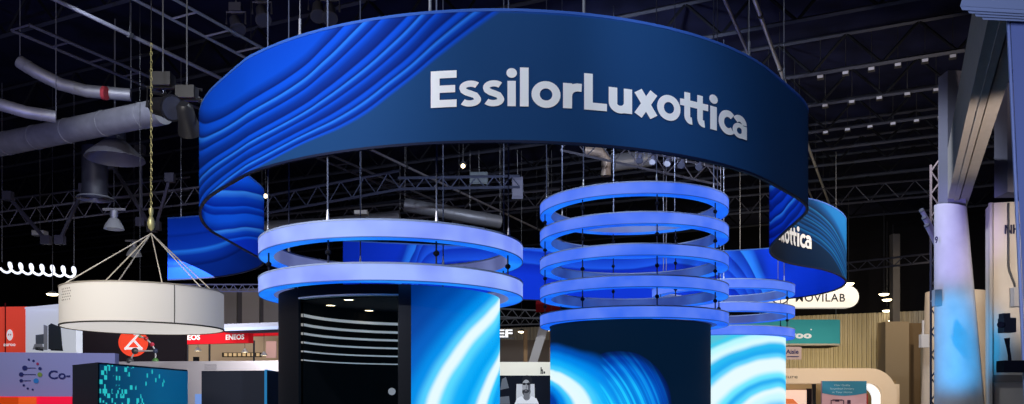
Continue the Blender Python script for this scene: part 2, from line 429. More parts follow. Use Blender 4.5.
strip(iF1, iRf, -1, 'lining_fabric', m_innerR)
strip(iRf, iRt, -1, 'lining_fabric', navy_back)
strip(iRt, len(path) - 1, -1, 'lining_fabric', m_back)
def hem(z0, z1, name, m, ex):
    b = MB()
    for i in range(len(path)):
        a, c = path[i] + nrm[i] * (TH / 2 + ex), path[i] - nrm[i] * (TH / 2 + ex)
        b.v += [Vector((a.x, a.y, z0)), Vector((a.x, a.y, z1)), Vector((c.x, c.y, z1)), Vector((c.x, c.y, z0))]
    for k in range(len(path) - 1):
        for q in range(4):
            b.f.append([k * 4 + q, k * 4 + 4 + q, k * 4 + 4 + (q + 1) % 4, k * 4 + (q + 1) % 4]); b.m.append(0)
    e = (len(path) - 1) * 4
    b.f += [[3, 2, 1, 0], [e, e + 1, e + 2, e + 3]]; b.m += [0, 0]
    return b.build(name, m, banner, True)
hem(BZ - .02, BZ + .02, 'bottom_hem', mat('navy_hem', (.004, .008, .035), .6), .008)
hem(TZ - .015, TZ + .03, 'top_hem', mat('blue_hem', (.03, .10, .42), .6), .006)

# white lettering cut from strokes (capital height 1)
def stroke(pts, w):
    n = len(pts); P = [Vector(p) for p in pts]; l, r = [], []
    for i in range(n):
        t = (P[min(i + 1, n - 1)] - P[max(i - 1, 0)]).normalized(); k = Vector((-t.y, t.x)) * w / 2
        l.append(P[i] + k); r.append(P[i] - k)
    return [[l[i], r[i], r[i + 1], l[i + 1]] for i in range(n - 1)]
def rect(x0, y0, x1, y1): return [[Vector((x0, y0)), Vector((x1, y0)), Vector((x1, y1)), Vector((x0, y1))]]
def disc(cx, cy, rx, ry, n=24): return [[Vector((cx + rx * math.cos(2 * PI * k / n), cy + ry * math.sin(2 * PI * k / n))) for k in range(n)]]
def oval(cx, cy, ox, oy, ix, iy, a0=0, a1=360, n=32):
    out = []
    for k in range(n):
        a, b = math.radians(a0 + (a1 - a0) * k / n), math.radians(a0 + (a1 - a0) * (k + 1) / n)
        out.append([Vector((cx + ix * math.cos(a), cy + iy * math.sin(a))), Vector((cx + ox * math.cos(a), cy + oy * math.sin(a))), Vector((cx + ox * math.cos(b), cy + oy * math.sin(b))), Vector((cx + ix * math.cos(b), cy + iy * math.sin(b)))])
    return out
def arcp(cx, cy, rx, ry, a0, a1, n=16): return [(cx + rx * math.cos(math.radians(a0 + (a1 - a0) * k / n)), cy + ry * math.sin(math.radians(a0 + (a1 - a0) * k / n))) for k in range(n + 1)]
def glyph(c):
    w = .225
    if c == 'E': return rect(0, 0, .24, 1) + rect(.2, 0, .70, .205) + rect(.2, .40, .66, .60) + rect(.2, .795, .70, 1), .70
    if c == 'L': return rect(0, 0, .24, 1) + rect(.2, 0, .64, .205), .64
    if c == 'l': return rect(0, 0, w, 1.06), w
    if c == 'i': return rect(.03, 0, .03 + w, .69) + disc(.143, .905, .143, .135), .286
    if c == 'o': return oval(.38, .345, .38, .365, .165, .165), .76
    if c == 'c': return oval(.38, .345, .38, .365, .165, .165, 48, 312), .62
    if c == 'r': return rect(0, 0, w, .69) + stroke([(.11, .30), (.13, .42), (.18, .51), (.26, .565), (.36, .59), (.47, .585)], .22), .47
    if c == 'u': return rect(0, .26, w, .69) + stroke(arcp(.305, .27, .195, .18, 180, 340, 18), .215) + rect(.40, 0, .40 + w, .69), .625
    if c == 'x': return stroke([(.12, 0), (.56, .69)], .235) + stroke([(.56, 0), (.12, .69)], .235), .68
    if c == 's':
        p = arcp(.30, .505, .20, .115, 35, 180, 12) + [(.12, .44), (.20, .385), (.31, .345), (.42, .30)] + arcp(.28, .185, .20, .105, 20, -150, 14)
        return stroke(p, .17), .56
    if c == 't':   # the joined pair
        a = []
        for x in (.15, .63):
            a += rect(x, .20, x + .215, .90) + stroke(arcp(x + .25, .215, .143, .12, 180, 285, 12), .205)
        return a + rect(0, .50, 1.06, .69), 1.06
    if c == 'a':
        return oval(.26, .215, .26, .23, .10, .095) + rect(.345, 0, .56, .40) + stroke(arcp(.27, .42, .185, .17, 150, 0, 14), .20), .56
    return [], .3
GL = [('E', 431.4, 457), ('s', 459, 481), ('s', 482.5, 504), ('i', 506.3, 516.8), ('l', 519.8, 528.4), ('o', 531.2, 560), ('r', 562.5, 581), ('L', 583.4, 606), ('u', 607.8, 631), ('x', 632.5, 656.8), ('o', 655.8, 679), ('t', 678.6, 706.5), ('i', 707.6, 716), ('c', 716.8, 732), ('a', 730.8, 745)]
H = HT - HB; base_z = BZ + .266 * H; cap = .280 * H
def letter_on_ribbon(mb, c, ua, ub):
    polys, w = glyph(c)
    for q in polys:
        vs = []
        for p in q:
            P, n = at_u(ua + (ub - ua) * p.x / w)
            P = P + n * (TH / 2 + .018); vs.append((P.x, P.y, base_z + p.y * cap))
        mb.add(vs, [tuple(range(len(vs)))])
letter_w = mat('white_lettering', (.83, .84, .88), .6)
mb = MB(); spans = []
for c, a, b in GL:
    ua, ub = u_of(a, iF0, iF1), u_of(b, iF0, iF1); spans.append((c, ua, ub)); letter_on_ribbon(mb, c, ua, ub)
o = mb.build('lettering', letter_w, banner); o['label'] = 'white word EssilorLuxottica on the front of the banner'
mb = MB(); uend = u_of(810.5, iRf, iRt); sh = uend - spans[-1][2] * .74
for c, ua, ub in spans: letter_on_ribbon(mb, c, ua * .74 + sh, ub * .74 + sh)
o = mb.build('lettering', letter_w, banner); o['label'] = 'smaller white word ending in ottica on the curl behind'
for px, lo, hi in ((583.8, iF0, iF1), (181, 0, iLf), (749, iF0, iF1), (784, iF0, iF1), (300, iF0, iF1), (430, iF0, iF1)):
    P, n = at_u(u_of(px, lo, hi))
    b = MB(); b.tube([(P.x, P.y, TZ), (P.x, P.y, 13.1)], .010, 6); b.tube([(P.x, P.y, TZ), (P.x, P.y, TZ + .3)], .024, 8)
    b.build('suspension_wire', mat('banner_wire', (.20, .21, .26), .4, .5), banner)
print('ribbon', len(path), U[-1], iLf, iF0, iF1, iRf, iRt, PX[iLf], PX[iF0], PX[iF1], PX[iRf], PX[iRt])

# ------------------------------------------------------------------ the three round LED towers and their rings of light
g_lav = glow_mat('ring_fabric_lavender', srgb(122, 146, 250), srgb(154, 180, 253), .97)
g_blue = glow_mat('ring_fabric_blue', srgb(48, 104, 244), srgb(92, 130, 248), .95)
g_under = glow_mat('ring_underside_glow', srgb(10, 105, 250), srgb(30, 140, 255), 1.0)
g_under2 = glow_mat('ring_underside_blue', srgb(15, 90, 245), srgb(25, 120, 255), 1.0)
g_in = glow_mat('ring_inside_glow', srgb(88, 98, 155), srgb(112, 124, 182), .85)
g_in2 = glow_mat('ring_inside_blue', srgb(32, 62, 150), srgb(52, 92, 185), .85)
rim_m = mat('pale_ring_rim', (.30, .38, .62), .5)
seam_m = mat('dark_seam', (.05, .10, .35), .5, emit=(.01, .05, .3), es=.5)
def light_ring(cx, cy, ztop, ro, ri, h, mo, mu, mi, label, group, cable_top=None, cables=8, ph=.2):
    t = thing('ring_light', (cx, cy, ztop - h), label, 'ring light', group); c = (cx, cy); z0 = ztop - h
    def surf(r, za, zb, flip, name, m):
        b = MB(); n = 96
        for k in range(n):
            a = 2 * PI * k / n
            b.v += [Vector((cx + r * math.cos(a), cy + r * math.sin(a), za)), Vector((cx + r * math.cos(a), cy + r * math.sin(a), zb))]
        for k in range(n):
            q = [k * 2, ((k + 1) % n) * 2, ((k + 1) % n) * 2 + 1, k * 2 + 1]
            b.f.append(q[::-1] if flip else q); b.m.append(0)
        b.build(name, m, t, True)
    MB().ring(c, ro - .03, ro, z0 + .012, ztop - .03).build('outer_band', mo, t, True)
    MB().ring(c, ri, ri + .03, z0 + .012, ztop - .03).build('inner_band', mi, t, True)
    MB().ring(c, ri + .01, ro - .012, z0, z0 + .012).build('diffuser', mu, t, True)
    MB().ring(c, ri - .006, ro + .008, ztop - .03, ztop).build('rim', rim_m, t, True)
    MB().ring(c, ro - .012, ro + .004, z0 - .004, z0 + .010).build('seam', seam_m, t, True)
    rm = (ri + ro) / 2
    for k in range(cables):
        a = ph + 2 * PI * k / cables
        x, y = cx + rm * math.cos(a), cy + rm * math.sin(a)
        if cable_top:
            q = MB().tube([(x, y, ztop - .02), (x, y, cable_top)], .014, 6).build('suspension_cable', mat('cable_steel', (.10, .12, .2), .5, .3), t)
            MB().tube([(x, y, ztop), (x, y, ztop + .22)], [.03, .012], 8).build('cable_clamp', bright_steel, q)
    return t
def link_cables(t, cx, cy, r, z0, z1, n, ph):
    for k in range(n):
        a = ph + 2 * PI * k / n; x, y = cx + r * math.cos(a), cy + r * math.sin(a)
        q = MB().tube([(x, y, z0), (x, y, z1)], .016, 6).build('link_cable', mat('black_cable', (.01, .012, .03), .5), t)
        z = (z0 + z1) / 2
        MB().tube([(x, y, z - .05), (x, y, z - .02), (x, y, z + .02), (x, y, z + .05)], [.016, .05, .05, .016], 8).build('turnbuckle', black, q)
RO, RI, RC = 2.47, 2.19, 2.08
Y1, Y2, Y3 = 16.0, 21.9, 28.6
T1 = (circle_px(258.2, 522.8, Y1)[0], Y1); T2 = (circle_px(540, 728.8, Y2)[0], Y2); T3 = (circle_px(652, 795, Y3)[0], Y3)
RO1, RO2, RO3 = circle_px(258.2, 522.8, Y1)[1], circle_px(540, 728.8, Y2)[1], circle_px(652, 795, Y3)[1]
D2 = (circle_px(552.5, 708.5, Y2)[0], Y2)
tops1 = [h * Y1 / 15 + EYE for h in (2.797, 2.137)]
tops2 = [h * Y2 / 15 + EYE for h in (3.543, 3.062, 2.554, 2.049, 1.558)]
tops3 = [EYE + (HZ - y) * (Y3 - RO) / F for y in (277.7, 301, 324.4)]
o1 = ('upper', 'lower')
for i, z in enumerate(tops1):
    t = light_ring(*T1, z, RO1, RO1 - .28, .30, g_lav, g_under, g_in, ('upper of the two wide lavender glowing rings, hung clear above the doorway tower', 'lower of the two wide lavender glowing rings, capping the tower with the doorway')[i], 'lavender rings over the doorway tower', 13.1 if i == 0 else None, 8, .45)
    if i == 1: link_cables(t, *T1, (RO + RI) / 2, z, tops1[0] - .30, 8, .45)
nm = ('topmost of the five glowing blue rings stacked over the dark screen tower', 'second from top of the five glowing blue rings over the dark screen tower', 'middle one of the five glowing blue rings over the dark screen tower', 'fourth down of the five glowing blue rings over the dark screen tower', 'lowest of the five glowing blue rings, capping the dark screen tower')
for i, z in enumerate(tops2):
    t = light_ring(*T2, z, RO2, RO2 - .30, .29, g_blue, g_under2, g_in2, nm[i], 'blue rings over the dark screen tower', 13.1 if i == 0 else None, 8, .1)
    if i: link_cables(t, *T2, (RO + RI) / 2, z, tops2[i - 1] - .29, 8, .1)
nm = ('top one of three glowing rings over the farthest bright screen tower', 'middle one of three glowing rings over the farthest bright screen tower', 'bottom one of three glowing rings, capping the farthest bright screen tower')
for i, z in enumerate(tops3):
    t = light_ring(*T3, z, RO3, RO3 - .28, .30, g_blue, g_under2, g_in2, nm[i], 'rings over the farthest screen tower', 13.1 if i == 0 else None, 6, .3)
    if i: link_cables(t, *T3, (RO + RI) / 2, z, tops3[i - 1] - .30, 6, .3)

def curved_face(c, r, a0, a1, z0, z1, n=72):
    """UV in metres: u from a0 (left edge as seen), v from z = EYE"""
    b = MB(); uv = []
    for k in range(n + 1):
        a = a0 + (a1 - a0) * k / n
        for z in (z0, z1): b.v.append(Vector((c[0] + r * math.cos(a), c[1] + r * math.sin(a), z))); uv.append((r * abs(a - a0), z - EYE))
    for k in range(n): b.f.append([k * 2, k * 2 + 2, k * 2 + 3, k * 2 + 1]); b.m.append(0)
    return b, uv
def face_u(c, r, a0, px):
    """arc length from a0 to where the ray of px meets the near side of the cylinder"""
    tx = (px - CX) / F; A = 1 + tx * tx; B = -2 * (c[0] * tx + c[1]); C = c[0]**2 + c[1]**2 - r * r
    D = max(0, B * B - 4 * A * C); Y = (-B - math.sqrt(D)) / (2 * A)
    a = math.atan2(Y - c[1], tx * Y - c[0]); a -= 2 * PI if a > PI / 2 else 0
    return r * (a - a0), a, Y
cyan, wht = (.03, .50, .95), (.80, .97, 1.0)
# tower with the doorway
D1 = (circle_px(277.5, 500, Y1)[0], Y1); RC1 = circle_px(277.5, 500, Y1)[1]; print('RC1', RC1, circle_px(552, 708.5, Y2), T2); top1 = tops1[1] - .30
def ang(c, r, px): return face_u(c, r, 0, px)[1]
aJ, aS = ang(D1, RC, 398.5), ang(D1, RC, 411)
aL = ang(D1, RC, 298.5)
tw = thing('screen_tower', (D1[0], D1[1], 0), 'round tower with a dark open doorway and a bright blue curved screen', 'display tower')
wall_m = mat('near_black_wall', (.005, .005, .008), .7)
MB().ring(D1, RC - .05, RC, 0, top1, aL - 1.55, aL, 40).build('dark_wall', wall_m, tw, True)
MB().ring(D1, RC - .14, RC + .01, 0, top1, aJ, aS, 6).build('door_jamb', mat('jamb_grey', (.02, .022, .03), .4), tw, True)
ztop_open = EYE + 1.80
MB().ring(D1, RC - .12, RC - .002, ztop_open, top1, aL - .01, aJ + .01, 30).build('lintel', wall_m, tw, True)
MB().ring(D1, RC - .125, RC + .006, ztop_open - .012, ztop_open + .014, aL, aJ, 30).build('lintel_edge', mat('pale_edge', (.70, .72, .75), .35), tw, True)
aE = aS + 2.15
b, uv = curved_face(D1, RC + .012, aS, aE, .0, top1 - .004)
k = RC; uR = face_u(D1, RC, aS, 499)[0]
def mpos(c, r, a0, px, py):
    u, a, Y = face_u(c, r, a0, px); return u, (HZ - py) * Y / F
# circle through three picture points on the curved face
def circ3(p, q, r):
    ax, ay, bx, by, cx, cy = *p, *q, *r
    d = 2 * (ax * (by - cy) + bx * (cy - ay) + cx * (ay - by))
    ux = ((ax*ax + ay*ay) * (by - cy) + (bx*bx + by*by) * (cy - ay) + (cx*cx + cy*cy) * (ay - by)) / d
    uy = ((ax*ax + ay*ay) * (cx - bx) + (bx*bx + by*by) * (ax - cx) + (cx*cx + cy*cy) * (bx - ax)) / d
    return ux, uy, math.hypot(ax - ux, ay - uy)
cu, cv, rr = circ3(mpos(D1, RC, aS, 431, 404), mpos(D1, RC, aS, 462, 347), mpos(D1, RC, aS, 494, 310))
RM = rr / .70
def q1(px, py): u, v = mpos(D1, RC, aS, px, py); return math.hypot(u - cu, v - cv) / RM
r2 = q1(482, 404)
st1 = [(0, (.0, .3, .9)), (r2 - .09, (.0, .35, .9)), (r2 - .04, (.03, .6, 1)), (r2 - .012, wht), (r2 + .018, wht), (r2 + .05, (.03, .55, 1)), (r2 + .09, (.0, .36, .9)), (.60, (.005, .42, .95)), (.655, (.10, .70, 1)), (.685, wht), (.705, (.8, .97, 1)), (.73, (.08, .62, 1)), (.77, (.0, .27, .82)), (.83, (.0, .12, .55)), (.90, (.0, .06, .36)), (1, (.0, .025, .19))]
print('arc1', cu, cv, rr, r2)
b.build('led_screen', screen_mat('led_swoosh', [(cu, cv, 1, st1, RM)], None, 1.0), tw, True, uv)
MB().ring(D1, RC - .12, RC, 0, top1 - .01, aE, aL - 1.55 + 2 * PI, 40).build('rear_wall', wall_m, tw, True)
MB().ring(D1, .02, RC - .01, top1 - .06, top1 - .03).build('top_cap', black, tw, True)
# the passage inside: a curved black wall with pale stripes, its own ceiling and lights
iw = []
ctl = ((296, 14.35), (303, 14.72), (312, 15.05), (325, 15.42), (340, 15.74), (356, 16.0), (375, 16.24), (398, 16.42), (420, 16.5), (440, 16.45))
for (xa, ya), (xb, yb) in zip(ctl, ctl[1:]):
    for k in range(4): t = k / 4; iw.append((XW(xa + (xb - xa) * t, ya + (yb - ya) * t), ya + (yb - ya) * t))
iw = [(X, Y) for X, Y in iw if math.hypot(X - D1[0], Y - D1[1]) < RC - .16]
def wall_strip(z0, z1, off, m, name):
    b = MB()
    for i, (X, Y) in enumerate(iw):
        a = Vector(iw[max(0, i - 1)]); c = Vector(iw[min(len(iw) - 1, i + 1)]); t = (c - a).normalized(); n = Vector((t.y, -t.x))
        f = Vector((X, Y)) + n * off; g = Vector((X, Y)) + n * (off - .05)
        b.v += [Vector((f.x, f.y, z0)), Vector((f.x, f.y, z1)), Vector((g.x, g.y, z1)), Vector((g.x, g.y, z0))]
    for k in range(len(iw) - 1):
        for q in range(4): b.f.append([k * 4 + q, k * 4 + 4 + q, k * 4 + 4 + (q + 1) % 4, k * 4 + (q + 1) % 4]); b.m.append(0)
    return b.build(name, m, tw, True)
wall_strip(0, EYE + 1.775, 0, mat('flat_black_wall', (.0015, .0015, .002), .9), 'inner_wall')
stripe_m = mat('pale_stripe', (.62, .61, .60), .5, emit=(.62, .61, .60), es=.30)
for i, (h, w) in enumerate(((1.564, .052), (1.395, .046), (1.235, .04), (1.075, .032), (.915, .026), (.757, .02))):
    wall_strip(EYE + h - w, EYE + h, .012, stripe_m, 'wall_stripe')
MB().ring(D1, .02, RC - .15, EYE + 1.776, EYE + 1.86).build('inner_ceiling', black, tw, True)
for px, py in ((330.8, 304.8), (348.7, 299.2), (369, 310)):
    Y = 1.77 * F / (HZ - py); X = XW(px, Y)
    q = MB().ring((X, Y), .085, .11, EYE + 1.755, EYE + 1.778, n=20).build('downlight', dark, tw, True)
    MB().lathe((X, Y, EYE + 1.76), [(.001, 0), (.085, 0), (.085, .016)], 20).build('bulb', lamp_glow, q)
P = W(392, 391.5, 16.2)
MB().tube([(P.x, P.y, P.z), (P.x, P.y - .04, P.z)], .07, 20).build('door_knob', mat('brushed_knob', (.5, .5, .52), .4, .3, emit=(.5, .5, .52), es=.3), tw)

# dark tower with two luminous lobes
top2 = tops2[4] - .29
t2 = thing('screen_tower', (D2[0], D2[1], 0), 'round tower wrapped in a dark navy screen with two blue lobes of light', 'display tower')
a0 = -PI / 2 - 1.75; a1 = -PI / 2 + 1.75
b, uv = curved_face(D2, RC, a0, a1, 0, top2)
def lobe(px, py, prad, stops, sq=1.0):
    u, v = mpos(D2, RC, a0, px, py); return (u, v, sq, stops, prad * (Y2 - RC) / F)
navy = (.001, .009, .028)
lobeL = [(0, (.0, .02, .2)), (.22, (.0, .04, .35)), (.34, (.0, .25, .85)), (.42, (.05, .6, 1)), (.47, wht), (.57, (.75, .97, 1)), (.62, (.06, .62, 1)), (.70, (.005, .42, .95)), (.80, (.0, .24, .82)), (.90, (.0, .08, .45)), (1, navy)]
lobeR = [(0, (.01, .45, .95)), (.4, (.005, .34, .90)), (.66, (.002, .17, .72)), (.84, (.0, .06, .40)), (.95, (.0, .018, .12)), (1, (0, 0, 0))]
b.build('led_screen', screen_mat('led_lobes', [lobe(549, 412, 78, lobeL, .50), lobe(617, 407, 57, lobeR, 1.0)], None, 1.0, streak=mpos(D2, RC, a0, 553, 445)), t2, True, uv)
MB().ring(D2, RC - .12, RC, 0, top2, a1, a0 + 2 * PI, 60).build('rear_wall', wall_m, t2, True)
MB().ring(D2, .02, RC - .01, top2 - .06, top2 - .03).build('top_cap', black, t2, True)
MB().ring(D2, RC, RC + .02, top2 - .03, top2, a0, a1, 60).build('screen_trim', dark, t2, True)
# farthest tower, cyan arcs
top3 = tops3[2] - .30
t3 = thing('screen_tower', (T3[0], T3[1], 0), 'round tower with a bright cyan and white screen, farthest of the three', 'display tower')
b, uv = curved_face(T3, RC, a0, a1, 0, top3)
u, v = mpos(T3, RC, a0, 779, 440)
st3 = [(0, (.0, .3, .85)), (.28, (.02, .5, 1)), (.38, (.6, .95, 1)), (.43, wht), (.47, (.1, .7, 1)), (.52, (.02, .42, .9)), (.56, (.15, .8, 1)), (.62, wht), (.69, wht), (.735, (.1, .65, 1)), (.77, (.01, .40, .88)), (.82, (.02, .5, .9)), (.87, (.7, .97, 1)), (.92, (.5, .95, 1)), (.96, (.05, .6, .85)), (1, (.1, .55, .7))]
b.build('led_screen', screen_mat('led_cyan_arcs', [(u, v, .80, st3, 118 * (Y3 - RC) / F)], None, 1.0), t3, True, uv)
MB().ring(T3, RC - .12, RC, 0, top3, a1, a0 + 2 * PI, 60).build('rear_wall', wall_m, t3, True)
MB().ring(T3, .02, RC - .01, top3 - .06, top3 - .03).build('top_cap', black, t3, True)

# ------------------------------------------------------------------ helpers for the neighbouring stands
def PL(px, Y): return (XW(px, Y), Y)
def along(p0, p1, px):
    """metres along p0->p1 to where the sight line of px crosses it, and the depth there"""
    tx = (px - CX) / F; dx, dy = p1[0] - p0[0], p1[1] - p0[1]; L = math.hypot(dx, dy)
    k = (tx * p0[1] - p0[0]) / (dx - tx * dy); return k * L, p0[1] + k * dy
def on(p0, p1, m, off=0.0):
    d = Vector((p1[0] - p0[0], p1[1] - p0[1])).normalized(); n = Vector((d.y, -d.x)); q = Vector(p0) + d * m + n * off
    return q
def flat(mb, p0, p1, pts, off):
    """flat printed shape on the plane: pts = [(metres along, z)]"""
    vs = []
    for m, z in pts:
        q = on(p0, p1, m, off); vs.append((q.x, q.y, z))
    return mb.poly(vs)
def px_shape(mb, p0, p1, pts, off):
    o = []
    for px, py in pts:
        m, Y = along(p0, p1, px); o.append((m, ZW(py, Y)))
    return flat(mb, p0, p1, o, off)
def px_text(mb, p0, p1, txt, xa, xb, ybase, ycap, off=.02, bold=0.0, spacing=1.0):
    ma, Ya = along(p0, p1, xa); mb_, Yb = along(p0, p1, xb); Y = (Ya + Yb) / 2
    return put_text(mb, txt, p0, p1, ZW(ybase, Y), (ybase - ycap) * Y / F, off, bold, spacing, (ma, mb_))
def px_disc(mb, p0, p1, px, py, r, off, n=20):
    m, Y = along(p0, p1, px); rr = r * Y / F; z = ZW(py, Y)
    return flat(mb, p0, p1, [(m + rr * math.cos(2 * PI * k / n), z + rr * math.sin(2 * PI * k / n)) for k in range(n)], off)

# ------------------------------------------------------------------ left: the fabric drum lamp
YD = 18.0; dcx, RD = circle_px(58.5, 224, YD); dc = (dcx, YD)
zt, zbot = EYE + 121.5 * (YD - RD) / F, EYE + 81 * (YD - RD) / F
lamp = thing('drum_lamp', (dc[0], dc[1], zbot), 'large round cream fabric drum lamp hung on wires over the left stands', 'lamp')
cream = mat('cream_lit_fabric', (.74, .70, .64), .85, emit=(.82, .76, .68), es=.20)
MB().ring(dc, RD - .02, RD, zbot, zt, n=120).build('shade', cream, lamp, True)
MB().lathe((dc[0], dc[1], zbot + .01), [(.001, 0), (RD - .02, 0)], 96).build('diffuser', mat('white_diffuser', (.8, .78, .74), .8, emit=(.84, .80, .75), es=.72), lamp)
MB().ring(dc, RD - .01, RD + .012, zbot - .012, zbot + .018, n=120).build('rim', mat('dark_rim', (.05, .045, .04), .6), lamp, True)
MB().ring(dc, RD - .01, RD + .012, zt - .012, zt + .012, n=120).build('rim', mat('tan_rim', (.45, .40, .33), .6), lamp, True)
a = math.atan2(-math.sqrt(RD**2 - (XW(165, YD - RD) - dc[0])**2), XW(165, YD - RD) - dc[0])
MB().bar((dc[0] + (RD + .004) * math.cos(a), dc[1] + (RD + .004) * math.sin(a), zbot), (dc[0] + (RD + .004) * math.cos(a), dc[1] + (RD + .004) * math.sin(a), zt), .012).build('seam', mat('dark_rim', (.05, .045, .04)), lamp)
apex = (dc[0] + .15, dc[1], EYE + 169 * YD / F)
for k in range(6):
    a = -2.5 + k * PI / 3
    MB().tube([(dc[0] + (RD - .03) * math.cos(a), dc[1] + (RD - .03) * math.sin(a), zt), apex], .013, 6).build('hanging_wire', mat('pale_wire', (.6, .56, .48), .4, .4), lamp)
b = MB()
for i in range(5):
    aa, rr_ = R.uniform(-2.35, -2.0), RD + .003
    for z in range(5):
        b.ball((dc[0] + rr_ * math.cos(-2.35 + .05 * i + .02 * (z % 2)), dc[1] + rr_ * math.sin(-2.35 + .05 * i + .02 * (z % 2)), zt - .1 - .055 * z), .014, 6)
b.build('perforation', mat('perforation_grey', (.35, .32, .28)), lamp)['kind'] = 'stuff'
ch = thing('chain_hoist', apex, 'slender brass coloured chain and hook holding the wires of the cream drum lamp', 'chain hoist')
b = MB(); zz = apex[2] + .55
for k in range(40):
    z = zz + k * .09
    b.tube([(apex[0] + (.022 if k % 2 else 0) * math.cos(t_), apex[1] + (0 if k % 2 else .022) * math.cos(t_), z + .055 * math.sin(t_)) for t_ in [2 * PI * q / 8 for q in range(9)]], .007, 5, False)
b.build('chain', mat('brass_chain', (.50, .46, .22), .4, .5), ch)
MB().lathe((apex[0], apex[1], apex[2] + .05), [(.01, 0), (.06, .06), (.085, .16), (.06, .26), (.03, .32), (.05, .38), (.05, .48), (.012, .52)], 14).build('hook_block', mat('brass_chain', (.5, .46, .22)), ch, True)
MB().tube([(apex[0], apex[1], zz + 3.6), (apex[0], apex[1], 13.1)], .010, 6).build('cable', dark, ch)
# molecule model
ym = 22.0
mol = thing('molecule_model', W(142, 352, ym), 'small hanging ball and stick molecule model below the cream drum lamp', 'model')
at = {'a': (130, 361, 3.3, (.06, .06, .065)), 'b': (135, 351, 3.3, (.05, .05, .05)), 'c': (155.5, 351, 2.4, (.04, .05, .10)), 'd': (155.5, 361, 3.2, (.07, .20, .05)), 'e': (152, 344.5, 2.3, (.45, .03, .06)), 'f': (146, 338.5, 2.2, (.45, .03, .03)), 'g': (140, 336.5, 1.6, (.2, .25, .08))}
for k, (x, y, r, c) in at.items():
    MB().ball(W(x, y, ym), r * ym / F, 16).build('atom', mat('atom_' + k, c, .35), mol, True)
for p, q in ('ab', 'bc', 'cd', 'ce', 'ef', 'fg'):
    MB().tube([W(at[p][0], at[p][1], ym), W(at[q][0], at[q][1], ym)], .022, 8).build('bond', mat('bond_grey', (.4, .4, .42), .4), mol)
g = W(140, 336.5, ym); MB().tube([g, (g.x, g.y, 4.6), (g.x, g.y, 13.1)], .006, 5).build('hanging_wire', dark, mol)

# ------------------------------------------------------------------ left: stands
def board(name, label, cat, px0, Y0, px1, Y1, ytop, zb_, th, m, group=None):
    p0, p1 = PL(px0, Y0), PL(px1, Y1)
    t = thing(name, ((p0[0] + p1[0]) / 2, (p0[1] + p1[1]) / 2, zb_), label, cat, group)
    MB().slab(p0, p1, zb_, ZW(ytop, Y0), th).build('panel', m, t)
    return t, p0, p1
# purple grey sign with the dotted logo
t, p0, p1 = board('sign_board', 'lavender grey sign board with a dotted helix logo and the letters Co', 'sign', -30, 16.2, 115, 16.6, 352, 0, .25, mat('lavender_board', srgb(118, 124, 178), .7, emit=srgb(118, 124, 178), es=.12))  # faint emission added to brighten a board that is not lit itself
dk = mat('logo_navy', (.012, .02, .13), .6)
b = MB(); dots = {'n': [(25, 368, 2.5), (21.5, 374.5, 2.2), (21.5, 380.7, 1.7), (40.2, 368.5, 1.6), (29, 359.5, 1.1), (33.7, 360.8, 1.2), (24, 385.3, 1.2), (28, 388.5, 1.1), (32.8, 389.6, 1.0)], 'g': [(40, 374.6, 2.3)], 'b': [(36.3, 380.8, 2.5)], 'r': [(37.8, 363.8, 1.3)]}
for x, y, r in dots['n']: b = MB(); px_disc(b, p0, p1, x, y, r, .012); b.build('logo_dot', dk, t)
for x0, x1, y in ((25, 36, 368), (21, 36, 374.5), (21, 31, 380.7)): b = MB(); px_shape(b, p0, p1, [(x0, y + .35), (x1, y + .35), (x1, y - .35), (x0, y - .35)], .011); b.build('logo_bar', dk, t)
for k, c in (('g', (.14, .24, .06)), ('b', (.02, .17, .55)), ('r', (.25, .02, .09))):
    b = MB(); [px_disc(b, p0, p1, *q, .012) for q in dots[k]]; b.build('logo_dot', mat('logo_dot_' + k, c), t)
b = MB(); px_text(b, p0, p1, 'Co-', 48.5, 70.5, 378.8, 370.2, .012, .02); b.build('lettering', dk, t)
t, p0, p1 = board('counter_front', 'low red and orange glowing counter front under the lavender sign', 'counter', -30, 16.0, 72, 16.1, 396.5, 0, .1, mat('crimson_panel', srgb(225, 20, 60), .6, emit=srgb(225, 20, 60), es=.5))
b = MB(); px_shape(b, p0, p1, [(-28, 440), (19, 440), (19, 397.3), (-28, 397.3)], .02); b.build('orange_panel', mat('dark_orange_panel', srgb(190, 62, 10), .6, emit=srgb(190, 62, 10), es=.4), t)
b = MB(); px_shape(b, p0, p1, [(19, 440), (37, 440), (37, 397.3), (19, 397.3)], .02); b.build('orange_panel', mat('orange_panel', srgb(225, 85, 30), .6, emit=srgb(225, 85, 30), es=.4), t)
